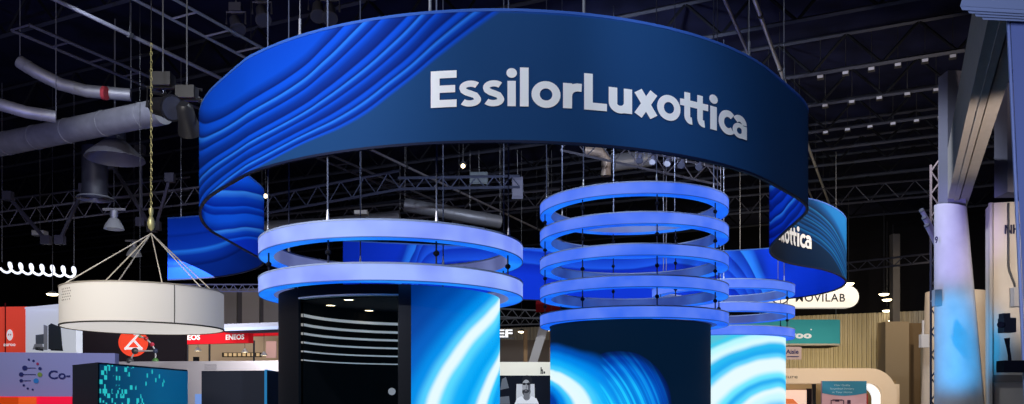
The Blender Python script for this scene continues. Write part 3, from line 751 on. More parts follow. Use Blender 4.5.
# teal pixel box: two boards at a corner
Yc = 13.6
t = thing('display_box', (XW(98, Yc), Yc, 0), 'dark box with a teal screen of glowing pixels, left of the grey board', 'display')
p0, p1 = PL(98, Yc), PL(187.5, 16.8); q0 = PL(72.5, 14.6)
ztp = ZW(362.3, Yc)
pn = Vector((-(p1[1] - p0[1]), p1[0] - p0[0])).normalized() * .0
b = MB(); b.hexa([(q0[0], q0[1], 0), (p0[0], p0[1], 0), (p1[0], p1[1], 0), (p1[0] - 1.5, p1[1] + 1.2, 0)], [(q0[0], q0[1], ztp), (p0[0], p0[1], ztp), (p1[0], p1[1], ztp), (p1[0] - 1.5, p1[1] + 1.2, ztp)])
b.build('cabinet', mat('charcoal_cabinet', srgb(30, 36, 48), .6), t)
def pixel_mat():
    m = bpy.data.materials.new('teal_pixels'); m.use_nodes = True; nt = m.node_tree; bs = nt.nodes['Principled BSDF']
    uv, u, v = uvnodes(nt)
    mp = N(nt, 'ShaderNodeMapping'); mp.inputs['Scale'].default_value = (22, 13, 1); nt.links.new(uv, mp.inputs[0])
    fl = N(nt, 'ShaderNodeVectorMath', operation='FLOOR'); nt.links.new(mp.outputs[0], fl.inputs[0])
    wn = N(nt, 'ShaderNodeTexWhiteNoise', noise_dimensions='2D'); nt.links.new(fl.outputs[0], wn.inputs['Vector'])
    nz = N(nt, 'ShaderNodeTexNoise'); nz.inputs['Scale'].default_value = 2.6; nt.links.new(uv, nz.inputs['Vector'])
    # the glowing pixels crowd at the near edge of the screen
    dens = mth(nt, 'SUBTRACT', mth(nt, 'ADD', mth(nt, 'MULTIPLY', nz.outputs['Fac'], 1.3), -.32), mth(nt, 'MULTIPLY', u, .20), True)
    hit = mth(nt, 'LESS_THAN', wn.outputs['Value'], mth(nt, 'MULTIPLY', dens, .75))
    bg = ramp(nt, mth(nt, 'DIVIDE', u, 4.0), [(0, srgb(0, 52, 84)), (.5, srgb(2, 84, 128)), (1, srgb(0, 70, 115))])
    col = mixc(nt, hit, bg, srgb(40, 190, 195))
    bs.inputs['Base Color'].default_value = (.01, .02, .03, 1); nt.links.new(col, bs.inputs['Emission Color']); bs.inputs['Emission Strength'].default_value = 1
    return m
b = MB(); L = math.hypot(p1[0] - p0[0], p1[1] - p0[1]); c0, c1 = on(p0, p1, .02, .015), on(p0, p1, L - .02, .015)
b.quad((c0.x, c0.y, .3), (c1.x, c1.y, .3), (c1.x, c1.y, ztp - .03), (c0.x, c0.y, ztp - .03))
b.build('screen', pixel_mat(), t, False, [(0, .3), (L, .3), (L, ztp), (0, ztp)])
# grey board with a narrow blue screen round the corner
Yg = 18.0
t = thing('display_box', (XW(234, Yg), Yg, 0), 'plain charcoal display box with a blue strip screen, beside the doorway tower', 'display')
MB().slab(PL(201.5, Yg), PL(266.5, Yg - .3), 0, ZW(371, Yg), .9).build('cabinet', mat('slate_board', srgb(40, 44, 56), .7), t)
MB().slab(PL(266.8, Yg - .3), PL(281, Yg + 1.5), 0, ZW(370, Yg), .05).build('screen', mat('blue_strip_screen', (.01, .02, .03), .4, emit=srgb(10, 110, 165), es=1), t)
b = MB(); pa, pb = PL(266.8, Yg - .3), PL(281, Yg + 1.5)
px_shape(b, pa, pb, [(271.6, 404), (276.6, 404), (276.2, 392), (275.6, 383), (274.6, 375.5), (273, 378), (272.4, 386), (271.2, 395)], .012)
b.build('white_figure', mat('screen_white', (.5, .5, .5), .4, emit=srgb(215, 232, 240), es=1), t)
# low pale wall behind these
t, p0, p1 = board('low_wall', 'low pale grey stand wall behind the teal pixel box and charcoal box', 'stand wall', 112, 22, 282, 21.4, 361.7, 0, .2, mat('pale_grey_wall', srgb(172, 168, 176), .8))
b = MB()
for i in range(12):
    for j in range(5):
        m, Y = along(p0, p1, 205 + i * 1.0 + (j % 2) * .5); z = ZW(364.5 + j * 1.2, Y); q = on(p0, p1, m, .006); b.ball((q.x, q.y, z), .009, 6)
b.build('dot_pattern', mat('dot_grey', (.25, .25, .28)), t)['kind'] = 'stuff'
MB().slab(PL(195, 20.6), PL(202, 20.6), 0, ZW(394, 20.6), .2).build('small_screen', mat('small_blue_screen', (.02, .02, .03), .4, emit=srgb(120, 160, 235), es=.8), t)
# black wall with the red disc
t, p0, p1 = board('stand_wall', 'black stand wall with a big orange red disc and white triangle mark', 'stand wall', 74, 25, 185.5, 25.4, 318, 0, .2, mat('charcoal_wall', srgb(34, 28, 34), .8))
b = MB(); px_disc(b, p0, p1, 133.8, 342.5, 14.2, .04, 36); b.build('logo_disc', mat('orange_red', srgb(240, 72, 45), .6, emit=srgb(240, 72, 45), es=.35), t)
b = MB()
for (x0, y0, x1, y1) in ((139.5, 334, 126.2, 348.6), (126.2, 348.6, 142, 348.6), (142, 348.6, 134, 340)):
    d = Vector((x1 - x0, y1 - y0)).normalized() * 1.15; n = Vector((-d.y, d.x)); 
    px_shape(b, p0, p1, [(x0 - d.x + n.x, y0 - d.y + n.y), (x1 + d.x + n.x, y1 + d.y + n.y), (x1 + d.x - n.x, y1 + d.y - n.y), (x0 - d.x - n.x, y0 - d.y - n.y)][::-1], .06)
px_shape(b, p0, p1, [(134, 333.2), (140.8, 333.2), (140.8, 335.2), (134, 335.2)][::-1], .06)
b.build('logo_mark', mat('logo_white', (.85, .85, .85), .6, emit=(.8, .8, .8), es=.35), t)
# red wall and white wall with the machines
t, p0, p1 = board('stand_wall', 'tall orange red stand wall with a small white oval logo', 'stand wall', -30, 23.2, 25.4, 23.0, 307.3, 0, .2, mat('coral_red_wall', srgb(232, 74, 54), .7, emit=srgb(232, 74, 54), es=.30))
b = MB(); px_shape(b, p0, p1, [(10.3 + 3.2 * math.cos(2 * PI * k / 20), 335 + 5.6 * math.sin(-2 * PI * k / 20)) for k in range(20)], .02); b.build('logo_mark', mat('logo_white', (.85, .85, .85)), t)
b = MB(); px_text(b, p0, p1, 'auroo', 4, 16, 346, 342.5, .02, .03); b.build('lettering', mat('logo_white', (.85, .85, .85)), t)
b = MB(); px_shape(b, p0, p1, [(8.9, 333.8), (8.9, 335.6), (9.9, 335.6), (9.9, 333.8)], .03); px_shape(b, p0, p1, [(11, 333.8), (11, 335.6), (12, 335.6), (12, 333.8)], .03)
b.build('logo_eye', mat('coral_eye', srgb(232, 74, 54)), t)
b = MB(); px_shape(b, p0, p1, [(5.2, 404), (6.4, 404), (6.4, 303), (5.2, 303)], .02); b.build('panel_joint', mat('red_joint', srgb(90, 16, 18)), t)
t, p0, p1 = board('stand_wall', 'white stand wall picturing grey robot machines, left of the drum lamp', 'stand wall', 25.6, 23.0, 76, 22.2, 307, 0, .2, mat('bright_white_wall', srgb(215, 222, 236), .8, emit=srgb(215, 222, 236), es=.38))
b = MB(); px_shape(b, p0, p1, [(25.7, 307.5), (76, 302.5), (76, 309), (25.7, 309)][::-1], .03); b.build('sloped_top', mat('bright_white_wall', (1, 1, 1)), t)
prt = {'printed_machine_dark': ((.045, .06, .085), [[(49, 349), (56, 350.5), (56, 325), (52, 323.3), (49, 325.5)], [(56, 349), (62, 350), (63, 344), (61.5, 327), (56, 325)]]),
       'printed_machine_base': ((.015, .018, .02), [[(51, 350.5), (63.5, 351), (62.5, 345), (52, 345)], [(36, 350), (44, 351), (44, 347), (36, 347)]]),
       'printed_machine_light': ((.42, .47, .56), [[(44, 350), (48, 350), (48, 326), (44, 324.5)], [(33, 349.5), (44, 349.5), (43, 344), (35, 344)]]),
       'printed_machine_mid': ((.16, .20, .26), [[(36, 344), (44, 344), (44, 334), (36, 335)]])}
for k, (c, ps) in prt.items():
    for i, q in enumerate(ps):
        b = MB(); px_shape(b, p0, p1, q, .012 + .004 * i + (.01 if 'dark' in k else 0)); b.build('printed_machine', mat(k, c), t)
# red fascia with white names and the shop behind it
def fascia(xa, Ya, xb, Yb, yt, yb, word, x0, x1, ybase, ycap, label):
    p0, p1 = PL(xa, Ya), PL(xb, Yb)
    t = thing('fascia_sign', ((p0[0] + p1[0]) / 2, (p0[1] + p1[1]) / 2, ZW(yb, Ya)), label, 'sign', 'red shop fascias')
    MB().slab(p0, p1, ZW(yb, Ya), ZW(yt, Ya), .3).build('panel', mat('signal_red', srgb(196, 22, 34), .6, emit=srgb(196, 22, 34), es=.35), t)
    b = MB(); px_text(b, p0, p1, word, x0, x1, ybase, ycap, .02, .035); b.build('lettering', mat('logo_white', (.85, .85, .85)), t)
fascia(184, 31, 248.5, 30.2, 331, 344.2, 'ENEOS', 178.5, 200.5, 339.8, 334.6, 'red fascia sign lettered ENEOS in white, two names long, behind the drum lamp')
b = MB(); p0, p1 = PL(184, 31), PL(248.5, 30.2); px_text(b, p0, p1, 'ENEOS', 226, 244.5, 339.4, 334.4, .02, .035)
b.build('lettering', mat('logo_white', (.85, .85, .85)), [o for o in bpy.data.objects if o.name.startswith('fascia_sign')][-1])
fascia(248.5, 34, 281, 33.6, 327, 336, 'ENEOS', 249, 269, 331.8, 327.0, 'shorter red fascia sign lettered ENEOS, touching the doorway tower in view')
sh = thing('shop_stand', (XW(230, 36), 36, 0), 'beige lit shop stand interior under the red fascias', 'stand')
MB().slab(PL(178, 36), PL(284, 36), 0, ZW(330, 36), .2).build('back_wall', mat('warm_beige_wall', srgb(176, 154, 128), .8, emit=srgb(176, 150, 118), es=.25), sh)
for x, y in ((187.5, 341.5), (209.5, 341.5), (254, 340.5)): MB().tube([W(x, y, 33.5), W(x, 404, 33.5)], .04, 6).build('post', dark, sh)
b = MB(); b.slab(PL(222, 34), PL(261, 34), ZW(357, 34), ZW(352.5, 34), .1); b.build('dark_shelf', mat('shelf_brown', (.03, .022, .018)), sh)
b = MB()
for k in range(8): b.slab(PL(224 + k * 4.6, 33.9), PL(227 + k * 4.6, 33.9), ZW(356.3, 34), ZW(353.2, 34), .05)
b.build('lit_tile', mat('warm_tile', srgb(205, 175, 130), emit=srgb(205, 175, 130), es=.5), sh)
MB().slab(PL(266, 34.6), PL(276, 34.6), ZW(357, 34), ZW(340, 34), .1).build('pink_panel', mat('pink_panel', srgb(205, 165, 158), emit=srgb(205, 165, 158), es=.3), sh)
MB().slab(PL(193, 34.6), PL(198.5, 34.6), ZW(361, 34), ZW(356, 34), .1).build('dark_monitor', black, sh)
for i, (x, y) in enumerate(((198, 349.6), (244.8, 351), (264, 354))):
    P = W(x, y, 32.5)
    t = thing('pendant_lamp', P, ('small white pendant lamp at the left end of the beige shop', 'small white pendant lamp over the dark shelf of the beige shop', 'small white pendant lamp lowest and nearest the doorway tower')[i], 'pendant lamp', 'pendant lamps in the beige shop')
    MB().lathe(P, [(.13, -.06), (.11, 0), (.05, .07), (.02, .10)], 16).build('shade', white, t, True)
    MB().lathe((P.x, P.y, P.z - .05), [(.001, 0), (.12, 0)], 16).build('bulb', lamp_glow, t)
    MB().tube([(P.x, P.y, P.z + .1), (P.x, P.y, P.z + 1.0)], .008, 5).build('cord', black, t)
# tall grey panels behind, blue box truss, pale canopy
for i, (xa, xb, sh_) in enumerate(((166, 186, 0), (186, 206, 1), (206, 225, 0), (225, 236.5, 1), (236.5, 242, 2), (242, 259, 0), (259, 263.5, 2), (263.5, 284, 1))):
    lab = ('tall grey panel of the screen wall behind the drum lamp, farthest left', 'second tall grey panel behind the drum lamp', 'third tall grey panel, mostly behind the drum lamp', 'fourth tall grey panel, just right of the drum lamp rim', 'first of the narrow dark strips between tall grey panels', 'wide pale grey panel between the two narrow dark strips', 'second narrow dark strip, next to the doorway tower', 'tall grey panel touching the doorway tower in view')[i]
    p = thing('tall_panel', (XW((xa + xb) / 2, 40), 40, 0), lab, 'panel', 'tall grey panels behind the red fascias')
    c = ((150, 142, 138), (138, 132, 130), (92, 88, 92))[sh_]
    MB().slab(PL(xa, 40 + .25 * (sh_ == 2)), PL(xb, 40 + .25 * (sh_ == 2)), 0, ZW(289, 40), .15).build('panel', mat('grey_panel_%d' % sh_, srgb(*c), .8), p)
    MB().slab(PL(xa, 39.97 + .25 * (sh_ == 2)), PL(xb, 39.97 + .25 * (sh_ == 2)), ZW(290, 40), ZW(288.4, 40), .2).build('cap', steel, p)
bt = thing('box_truss', W(220, 288, 33), 'blue lit horizontal box truss behind the drum lamp and grey panels', 'truss')
b = MB(); lattice(b, W(140, 291.5, 33), W(300, 291.5, 33), .28, .35, .035, .018); b.build('lattice', mat('blue_lit_truss', (.22, .25, .52), .4, .3), bt)
b = MB(); lattice(b, W(140, 291.5, 33.4), W(300, 291.5, 33.4), .28, .35, .035, .018); b.build('rear_lattice', mat('blue_lit_truss', (.22, .25, .52)), bt)
cp = thing('canopy_panel', W(245, 326, 29), 'pale blue flat canopy just above the red fascia', 'canopy')
MB().slab(PL(216, 29.5), PL(285, 28.6), ZW(330.5, 29.2), ZW(327.5, 29.2), 1.2).build('edge', mat('pale_blue_canopy', srgb(150, 165, 205), .7), cp)
MB().slab(PL(216, 29.7), PL(285, 28.8), ZW(327.5, 29.2), ZW(323, 29.2), .6).build('upstand', mat('pale_grey_canopy', srgb(140, 145, 165), .7), cp)
# chain of white light loops
ls = thing('led_coil', W(37, 269, 30), 'row of white glowing looped light coils hanging at the far left', 'light sculpture')
b = MB(); pts = []
for i in range(7 * 20 + 1):
    t_ = i / 20; a = 2 * PI * t_
    q = W(3 + 10.6 * t_ - 4.7 * math.cos(a), 267.3 + .75 * t_ + 4.6 * math.sin(a), 30); pts.append((q.x, q.y + .14 * math.sin(a + .8), q.z))
b.tube(pts, .042, 7); b.build('light_tube', mat('white_tube_glow', (.8, .8, .8), .5, emit=(.75, .80, .95), es=1.3), ls, True)
q = W(2, 262, 30); r_ = W(74, 266, 30)
for p in (q, r_): MB().tube([p, (p.x, p.y, 13.1)], .01, 5).build('hanging_wire', steel, ls)
q = W(52.5, 294, 29); tl = thing('ceiling_lamp', q, 'small warm lamp glowing above the white stand wall', 'ceiling lamp')
MB().lathe(q, [(.001, -.07), (.15, -.05), (.2, 0)], 16).build('glass', lamp_glow, tl, True); MB().lathe(q, [(.2, 0), (.1, .08), (.001, .1)], 16).build('housing', dark, tl, True); MB().tube([(q.x, q.y, q.z + .08), (q.x, q.y, 13.1)], .01, 5).build('stem', dark, tl)

# ------------------------------------------------------------------ between the towers: far stand with the portrait
ps = thing('portrait_stand', (XW(526, 34), 34, 0), 'far stand with white band and black and white portrait poster between the towers', 'stand')
p0, p1 = PL(488, 34), PL(556, 34)
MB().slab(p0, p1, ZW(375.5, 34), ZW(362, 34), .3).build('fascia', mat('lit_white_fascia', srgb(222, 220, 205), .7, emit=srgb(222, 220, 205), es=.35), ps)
MB().slab(p0, p1, 0, ZW(375.5, 34), .2).build('poster', mat('ink_navy', (.006, .009, .018), .8), ps)
b = MB(); px_text(b, p0, p1, 'h', 540.6, 543, 373.6, 367.2, .02, .05); px_shape(b, p0, p1, [(543.5, 373.6), (545, 373.6), (545, 371.5), (543.5, 371.5)], .02)
b.build('lettering', black, ps)
def ell(cx, cy, rx, ry, n=24): return [(cx + rx * math.cos(2 * PI * k / n), cy - ry * math.sin(2 * PI * k / n)) for k in range(n)]
def pr(name, c, shapes, off):
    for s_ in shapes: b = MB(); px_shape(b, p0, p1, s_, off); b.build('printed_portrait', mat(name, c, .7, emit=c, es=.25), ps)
pr('print_white', (.55, .57, .6), [[(516, 404), (535, 404), (534.5, 384), (516.5, 384)]], .010)
pr('print_hair', (.012, .014, .02), [ell(527, 380.5, 5.2, 5.2), ell(526.4, 391.5, 4.2, 5.0)], .012)
pr('print_neck', (.16, .165, .18), [[(523.4, 400), (529.6, 400), (530, 391), (523.6, 391)]], .014)
pr('print_shirt', (.75, .77, .8), [[(514.5, 404), (539, 404), (536.5, 398.5), (531.5, 396), (529, 399.5), (526.5, 401.5), (524, 399), (521.5, 396), (517, 398.5)]], .018)
pr('print_face', (.34, .35, .37), [ell(526.2, 386, 4.1, 6.3)], .022)
pr('print_shade', (.10, .105, .12), [ell(529.1, 386.5, 1.3, 5.0)], .026)
pr('print_beard', (.03, .032, .04), [ell(526, 391.2, 3.2, 1.9)], .030)
pr('print_lips', (.22, .2, .21), [ell(525.9, 390.8, 1.3, .45)], .034)
pr('print_nose', (.18, .185, .2), [[(525.6, 388.6), (527, 388.6), (526.4, 384)]], .034)
pr('print_glasses', (.012, .014, .02), [ell(524.2, 384, 1.6, 1.15), ell(528.2, 384, 1.7, 1.15), [(521.8, 384), (531, 384), (531, 383.4), (521.8, 383.4)]], .038)
pr('print_grey', (.12, .14, .17), [[(500, 390), (509, 388), (506, 377), (502, 379)], [(500, 404), (510, 404), (509, 396), (500, 397)]], .014)
fs = thing('far_stand', (XW(526, 40), 40, 0), 'beige far stand with white letters seen in the gap between the towers', 'stand')
MB().slab(PL(488, 40), PL(556, 40), 0, ZW(340, 40), .2).build('back_wall', mat('far_beige_wall', srgb(122, 112, 104), .8), fs)
MB().slab(PL(523.5, 37), PL(527.5, 37), 0, ZW(330, 37), .3).build('wood_post', mat('oak_post', srgb(150, 118, 84), .7), fs)
MB().slab(PL(549.5, 37), PL(556, 37), 0, ZW(322, 37), .3).build('wood_post', mat('oak_post', srgb(150, 118, 84)), fs)
b = MB(); b.hexa([W(528, 364, 36), W(537, 364, 36), W(537, 364, 36.5), W(528, 364, 36.5)], [W(541, 322, 36), W(550, 322, 36), W(550, 322, 36.5), W(541, 322, 36.5)]); b.build('slanted_strut', mat('pale_strut', srgb(165, 162, 160), .7), fs)
b = MB(); p0, p1 = PL(488, 35.5), PL(556, 35.5); px_text(b, p0, p1, 'EF', 497, 512.5, 337, 329.3, 0, .03); b.build('lettering', mat('letter_glow', (.8, .8, .8), emit=(.85, .87, .9), es=1), fs)
b = MB(); px_shape(b, p0, p1, [(488, 338.6), (514, 338.6), (514, 337.6), (488, 337.6)], -.03); b.build('letter_rail', dark, fs)
for i, (x, y) in enumerate(((521.5, 331.5), (551.5, 330))):
    q = W(x, y, 38); tl = thing('ceiling_lamp', q, ('far round lamp glowing just right of the white letters in the gap', 'far round lamp glowing beside the dark screen tower')[i], 'ceiling lamp', 'far lamps between the towers')
    MB().lathe(q, [(.001, -.08), (.12, -.05), (.16, 0)], 14).build('glass', lamp_glow, tl, True); MB().lathe(q, [(.16, 0), (.1, .1), (.001, .12)], 14).build('housing', dark, tl, True); MB().tube([(q.x, q.y, q.z + .1), (q.x, q.y, 13.1)], .012, 5).build('stem', dark, tl)
rd = thing('fascia_sign', W(548, 308, 39), 'plain dark red panel peeping beside the lowest blue ring', 'sign')
MB().slab(PL(536, 39), PL(560, 39), ZW(312, 39), ZW(300, 39), .2).build('panel', mat('deep_red', srgb(130, 12, 28), .7), rd)
MB().tube([W(548, 300, 39.1), (XW(548, 39.1), 39.1, 13.1)], .012, 5).build('suspension_wire', steel, rd)

# ------------------------------------------------------------------ right: hanging signs and the beige arch stand
YM = 38.0; p0, p1 = PL(690, YM), PL(859, YM)
sg = thing('hanging_sign', W(800, 297, YM), 'white lit pill shaped hanging sign lettered MOVILAB', 'sign')
def pill(px0, px1, y0, y1, Y, th, mb):
    xa, xb, za, zb2 = XW(px0, Y), XW(px1, Y), ZW(y1, Y), ZW(y0, Y); r = (zb2 - za) / 2; zc = (za + zb2) / 2; pts = []
    for k in range(13): a = -PI / 2 + PI * k / 12; pts.append((xb - r + r * math.cos(a), zc + r * math.sin(a)))
    for k in range(13): a = PI / 2 + PI * k / 12; pts.append((xa + r + r * math.cos(a), zc + r * math.sin(a)))
    n = len(pts); mb.add([(x, Y, z) for x, z in pts] + [(x, Y + th, z) for x, z in pts], [tuple(range(n)), tuple(range(2 * n - 1, n - 1, -1))] + [(k, n + k, n + (k + 1) % n, (k + 1) % n) for k in range(n)])
    return mb
pill(690, 859, 285.8, 307.5, YM, .5, MB()).build('panel', mat('lit_sign_white', srgb(228, 224, 216), .7, emit=srgb(232, 226, 214), es=.5), sg)
b = MB(); px_text(b, p0, p1, 'MOVILAB', 795.5, 845, 301.5, 293.4, .02, .012, 1.1)
b.build('lettering', mat('ink_grey', (.03, .03, .04)), sg)
b = MB()
for k in range(14):
    a, c = math.radians(-150 + 20 * k), math.radians(-150 + 20 * (k + 1)); px_shape(b, p0, p1, [(780 + 9 * math.cos(a), 297.5 - 7 * math.sin(a)), (780 + 9 * math.cos(c), 297.5 - 7 * math.sin(c)), (780 + 7.6 * math.cos(c), 297.5 - 5.8 * math.sin(c)), (780 + 7.6 * math.cos(a), 297.5 - 5.8 * math.sin(a))][::-1], .02)
b.build('logo_ring', mat('ink_grey', (.03, .03, .04)), sg)
for x in (740, 836): MB().tube([W(x, 287, YM + .25), (XW(x, YM + .25), YM + .25, 13.1)], .015, 5).build('suspension_wire', steel, sg)
YT = 40.0; p0, p1 = PL(735, YT), PL(843.5, YT)
sg = thing('hanging_sign', W(800, 332, YT), 'teal hanging banner sign with white rounded letters, under the pill shaped sign', 'sign')
xa, xb = XW(735, YT), XW(843.5, YT); zt_, zb_ = ZW(319.5, YT), ZW(344, YT)
b = MB(); pts = [(xa, YT), (xb - .5, YT), (xb - .15, YT + .1), (xb, YT + .4), (xb, YT + 2.2), (xa, YT + 2.2)]
n = len(pts); b.add([(x, y, zb_) for x, y in pts] + [(x, y, zt_) for x, y in pts], [tuple(range(n))[::-1], tuple(range(n, 2 * n))] + [(k, (k + 1) % n, n + (k + 1) % n, n + k) for k in range(n)])
b.build('panel', mat('teal_fabric', srgb(52, 138, 142), .75, emit=srgb(60, 150, 152), es=.45), sg)  # emission added to lighten the teal fabric
b = MB(); b.add([(x, y - .02, zb_ - .07) for x, y in pts] + [(x, y - .02, zb_ + .02) for x, y in pts], [tuple(range(n))[::-1], tuple(range(n, 2 * n))] + [(k, (k + 1) % n, n + (k + 1) % n, n + k) for k in range(n)])
b.build('bottom_trim', mat('pale_trim', srgb(215, 205, 185), .7), sg)
b = MB(); px_text(b, p0, p1, 'voo', 788, 811.5, 338, 331.6, .02, .05, 1.05); px_disc(b, p0, p1, 811, 329.6, .7, .02); b.build('lettering', mat('logo_white', (.85, .85, .85)), sg)
for x in (760, 836): MB().tube([W(x, 320, YT + .6), (XW(x, YT + .6), YT + .6, 13.1)], .015, 5).build('suspension_wire', steel, sg)
YA = 39.0; p0, p1 = PL(776, YA), PL(801.5, YA)
sg = thing('aisle_sign', W(790, 353, YA), 'small pinkish grey hanging sign reading Aisle', 'sign')
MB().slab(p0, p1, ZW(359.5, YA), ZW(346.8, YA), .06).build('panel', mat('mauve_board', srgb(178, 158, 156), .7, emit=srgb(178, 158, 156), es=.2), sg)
b = MB(); px_text(b, p0, p1, 'Aisle', 785.8, 798.5, 353.6, 349.3, .02, .02); px_shape(b, p0, p1, [(787, 357), (799, 357), (799, 356.2), (787, 356.2)], .02); b.build('lettering', dk, sg)
MB().tube([W(789, 347, YA + .03), (XW(789, YA + .03), YA + .03, 13.1)], .012, 5).build('suspension_wire', steel, sg)
# arch stand
YH = 36.0; px2 = F / YH
ar = thing('arch_stand', (XW(830, YH), YH, 0), 'beige rounded arch stand wall with small dark lettering at the right', 'stand')
def arch(mb, xl, xr, yt, th, rout, Y, dep):
    """band frame: flat top with a rounded right shoulder, open to the left, down to the floor"""
    z1 = ZW(yt, Y); o = [(XW(xl, Y), z1)]; i = [(XW(xl, Y), z1 - th)]; X = XW(xr, Y); ri = max(.02, rout - th)
    for k in range(15):
        a = PI / 2 - PI / 2 * k / 14
        o.append((X - rout + rout * math.cos(a), z1 - rout + rout * math.sin(a))); i.append((X - rout + ri * math.cos(a), z1 - rout + ri * math.sin(a)))
    o.append((X, 0)); i.append((X - th, 0))
    for k in range(len(o) - 1):
        q = [o[k], o[k + 1], i[k + 1], i[k]]
        mb.hexa([(x, Y, z) for x, z in q], [(x, Y + dep, z) for x, z in q])
    return mb
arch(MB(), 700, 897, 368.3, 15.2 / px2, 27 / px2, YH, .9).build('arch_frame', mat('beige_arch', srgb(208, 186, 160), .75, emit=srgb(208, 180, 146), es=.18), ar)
arch(MB(), 862, 881, 382.5, 4.5 / px2, 17 / px2, YH + .15, .5).build('glow_reveal', mat('white_reveal', (.8, .8, .8), .6, emit=(.92, .94, .96), es=.9), ar)
b = MB(); p0, p1 = PL(700, YH), PL(897, YH); px_text(b, p0, p1, 'the Future', 765, 797.5, 378.2, 374.8, .02, 0); b.build('lettering', mat('ink_brown', (.06, .05, .045)), ar)
MB().slab(PL(893.5, YH + 1), PL(899.5, YH + 1), 0, ZW(384, YH + 1), .2).build('side_panel', mat('beige_arch', (1, 1, 1)), ar)
MB().slab(PL(700, YH + 2.5), PL(896, YH + 2.5), 0, ZW(380, YH + 2.5), .2).build('rear_wall', mat('tan_rear_wall', srgb(160, 136, 100), .8), ar)
for xa_, xb_ in ((812.5, 816), (862, 864)): MB().slab(PL(xa_, YH + 1.5), PL(xb_, YH + 1.5), 0, ZW(383, YH + 1.5), .1).build('mullion', dark, ar)
sc = thing('wall_screen', (XW(790, YH + 2), YH + 2, 1.2), 'bright orange and white picture screen inside the beige arch stand', 'screen')
MB().slab(PL(770, YH + 2), PL(807, YH + 2), 1.0, ZW(390, YH + 2), .1).build('picture', mat('peach_picture', srgb(230, 190, 170), .6, emit=srgb(235, 200, 180), es=.9, noise=.2, nscale=1), sc)
MB().slab(PL(807, YH + 1.95), PL(812, YH + 1.95), 1.0, ZW(388.5, YH + 2), .1).build('dark_frame', mat('plum_frame', (.03, .018, .026)), sc)
b = MB(); p0, p1 = PL(770, YH + 2), PL(807, YH + 2); px_shape(b, p0, p1, [(780, 404), (798, 404), (793, 399), (783, 398.5)], .01); b.build('orange_patch', mat('orange_patch', srgb(225, 120, 70), emit=srgb(225, 120, 70), es=.7), sc)
YP = 33.0; p0, p1 = PL(822, YP), PL(866.5, YP)
pt = thing('poster_stand', (XW(844, YP), YP, 0), 'free standing poster, teal above pink with a phone outline, before the arch', 'poster')
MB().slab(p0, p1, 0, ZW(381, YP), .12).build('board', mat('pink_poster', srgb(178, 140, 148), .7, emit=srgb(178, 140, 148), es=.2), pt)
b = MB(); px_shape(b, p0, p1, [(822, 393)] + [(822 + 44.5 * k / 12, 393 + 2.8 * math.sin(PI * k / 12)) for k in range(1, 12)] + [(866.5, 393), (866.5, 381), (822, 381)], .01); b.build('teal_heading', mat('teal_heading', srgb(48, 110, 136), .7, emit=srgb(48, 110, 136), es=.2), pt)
b = MB()
for y, xa_, xb_, w_ in ((386, 834, 850, 'Clear Quality'), (389.5, 830, 854, 'Streamlined Dentistry'), (393, 832, 852, 'at Your Home')): 
    px_text(b, p0, p1, w_, xa_, xb_, y, y - 1.9, .02)
b.build('lettering', mat('pale_ink', srgb(165, 190, 200)), pt)
b = MB()
for q in ([(830.5, 404), (831.5, 404), (831.5, 400), (830.5, 400)], [(843, 404), (844, 404), (844, 400), (843, 400)], [(831, 400.6), (843.5, 400.6), (842, 399.4), (832.5, 399.4)], [(835, 401.5), (839, 401.5), (839, 400.4), (835, 400.4)], [(847, 404), (850.5, 404), (850.5, 400), (847, 400)]): px_shape(b, p0, p1, q, .02)
b.build('phone_outline', mat('plum_ink', (.05, .025, .05)), pt)
lt = thing('literature_rack', (XW(864, YH - .6), YH - .6, 0), 'narrow rack of green and red leaflets beside the teal and pink poster', 'rack')
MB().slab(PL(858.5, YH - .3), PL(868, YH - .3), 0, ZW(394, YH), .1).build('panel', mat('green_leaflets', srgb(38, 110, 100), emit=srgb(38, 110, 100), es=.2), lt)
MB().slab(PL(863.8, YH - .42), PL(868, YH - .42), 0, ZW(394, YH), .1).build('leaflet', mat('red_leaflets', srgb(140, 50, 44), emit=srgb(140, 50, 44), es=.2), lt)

# ------------------------------------------------------------------ right: hall columns, gallery beam, near post
def tapered(mb, x0t, x1t, yt, x0b, x1b, yb, Y, n=48, flat_=1.0):
    """rounded column wrap, from silhouette columns at the top and the bottom of the view"""
    o = len(mb.v); Ls = []
    for (xa, xb, y) in ((x0b, x1b, yb), (x0t, x1t, yt)):
        c_, r_ = circle_px(xa, xb, Y); Ls.append((c_, r_, ZW(y, Y)))
    (cb, rb, zb2), (ct, rt, zt2) = Ls
    k = zb2 / (zt2 - zb2); cb, rb = cb + (cb - ct) * k, rb + (rb - rt) * k
    for k in range(n):
        a = 2 * PI * k / n; mb.v += [Vector((cb + rb * math.cos(a), Y + rb * flat_ * math.sin(a), 0)), Vector((ct + rt * math.cos(a), Y + rt * flat_ * math.sin(a), zt2 - .06 * math.cos(a + .3)))]
    for k in range(n): mb.f.append([o + 2 * k, o + 2 * ((k + 1) % n), o + 2 * ((k + 1) % n) + 1, o + 2 * k + 1]); mb.m.append(0)
    mb.f.append([o + 2 * k + 1 for k in range(n)]); mb.m.append(0)
    return mb
col_white = mat('white_column_wrap', (.62, .60, .60), .6, noise=.06, nscale=3)
col_beige = mat('beige_column_wrap', (.50, .42, .34), .7, noise=.08, nscale=2)
YB = 19.0
t = thing('wrapped_column', (XW(957, YB), YB, 0), 'white column wrap glowing blue and lavender under coloured light', 'column')
tapered(MB(), 934, 967, 207, 934, 985, 404, YB).build('wrap', col_white, t, True)
P = W(952, 190, YB + .3)
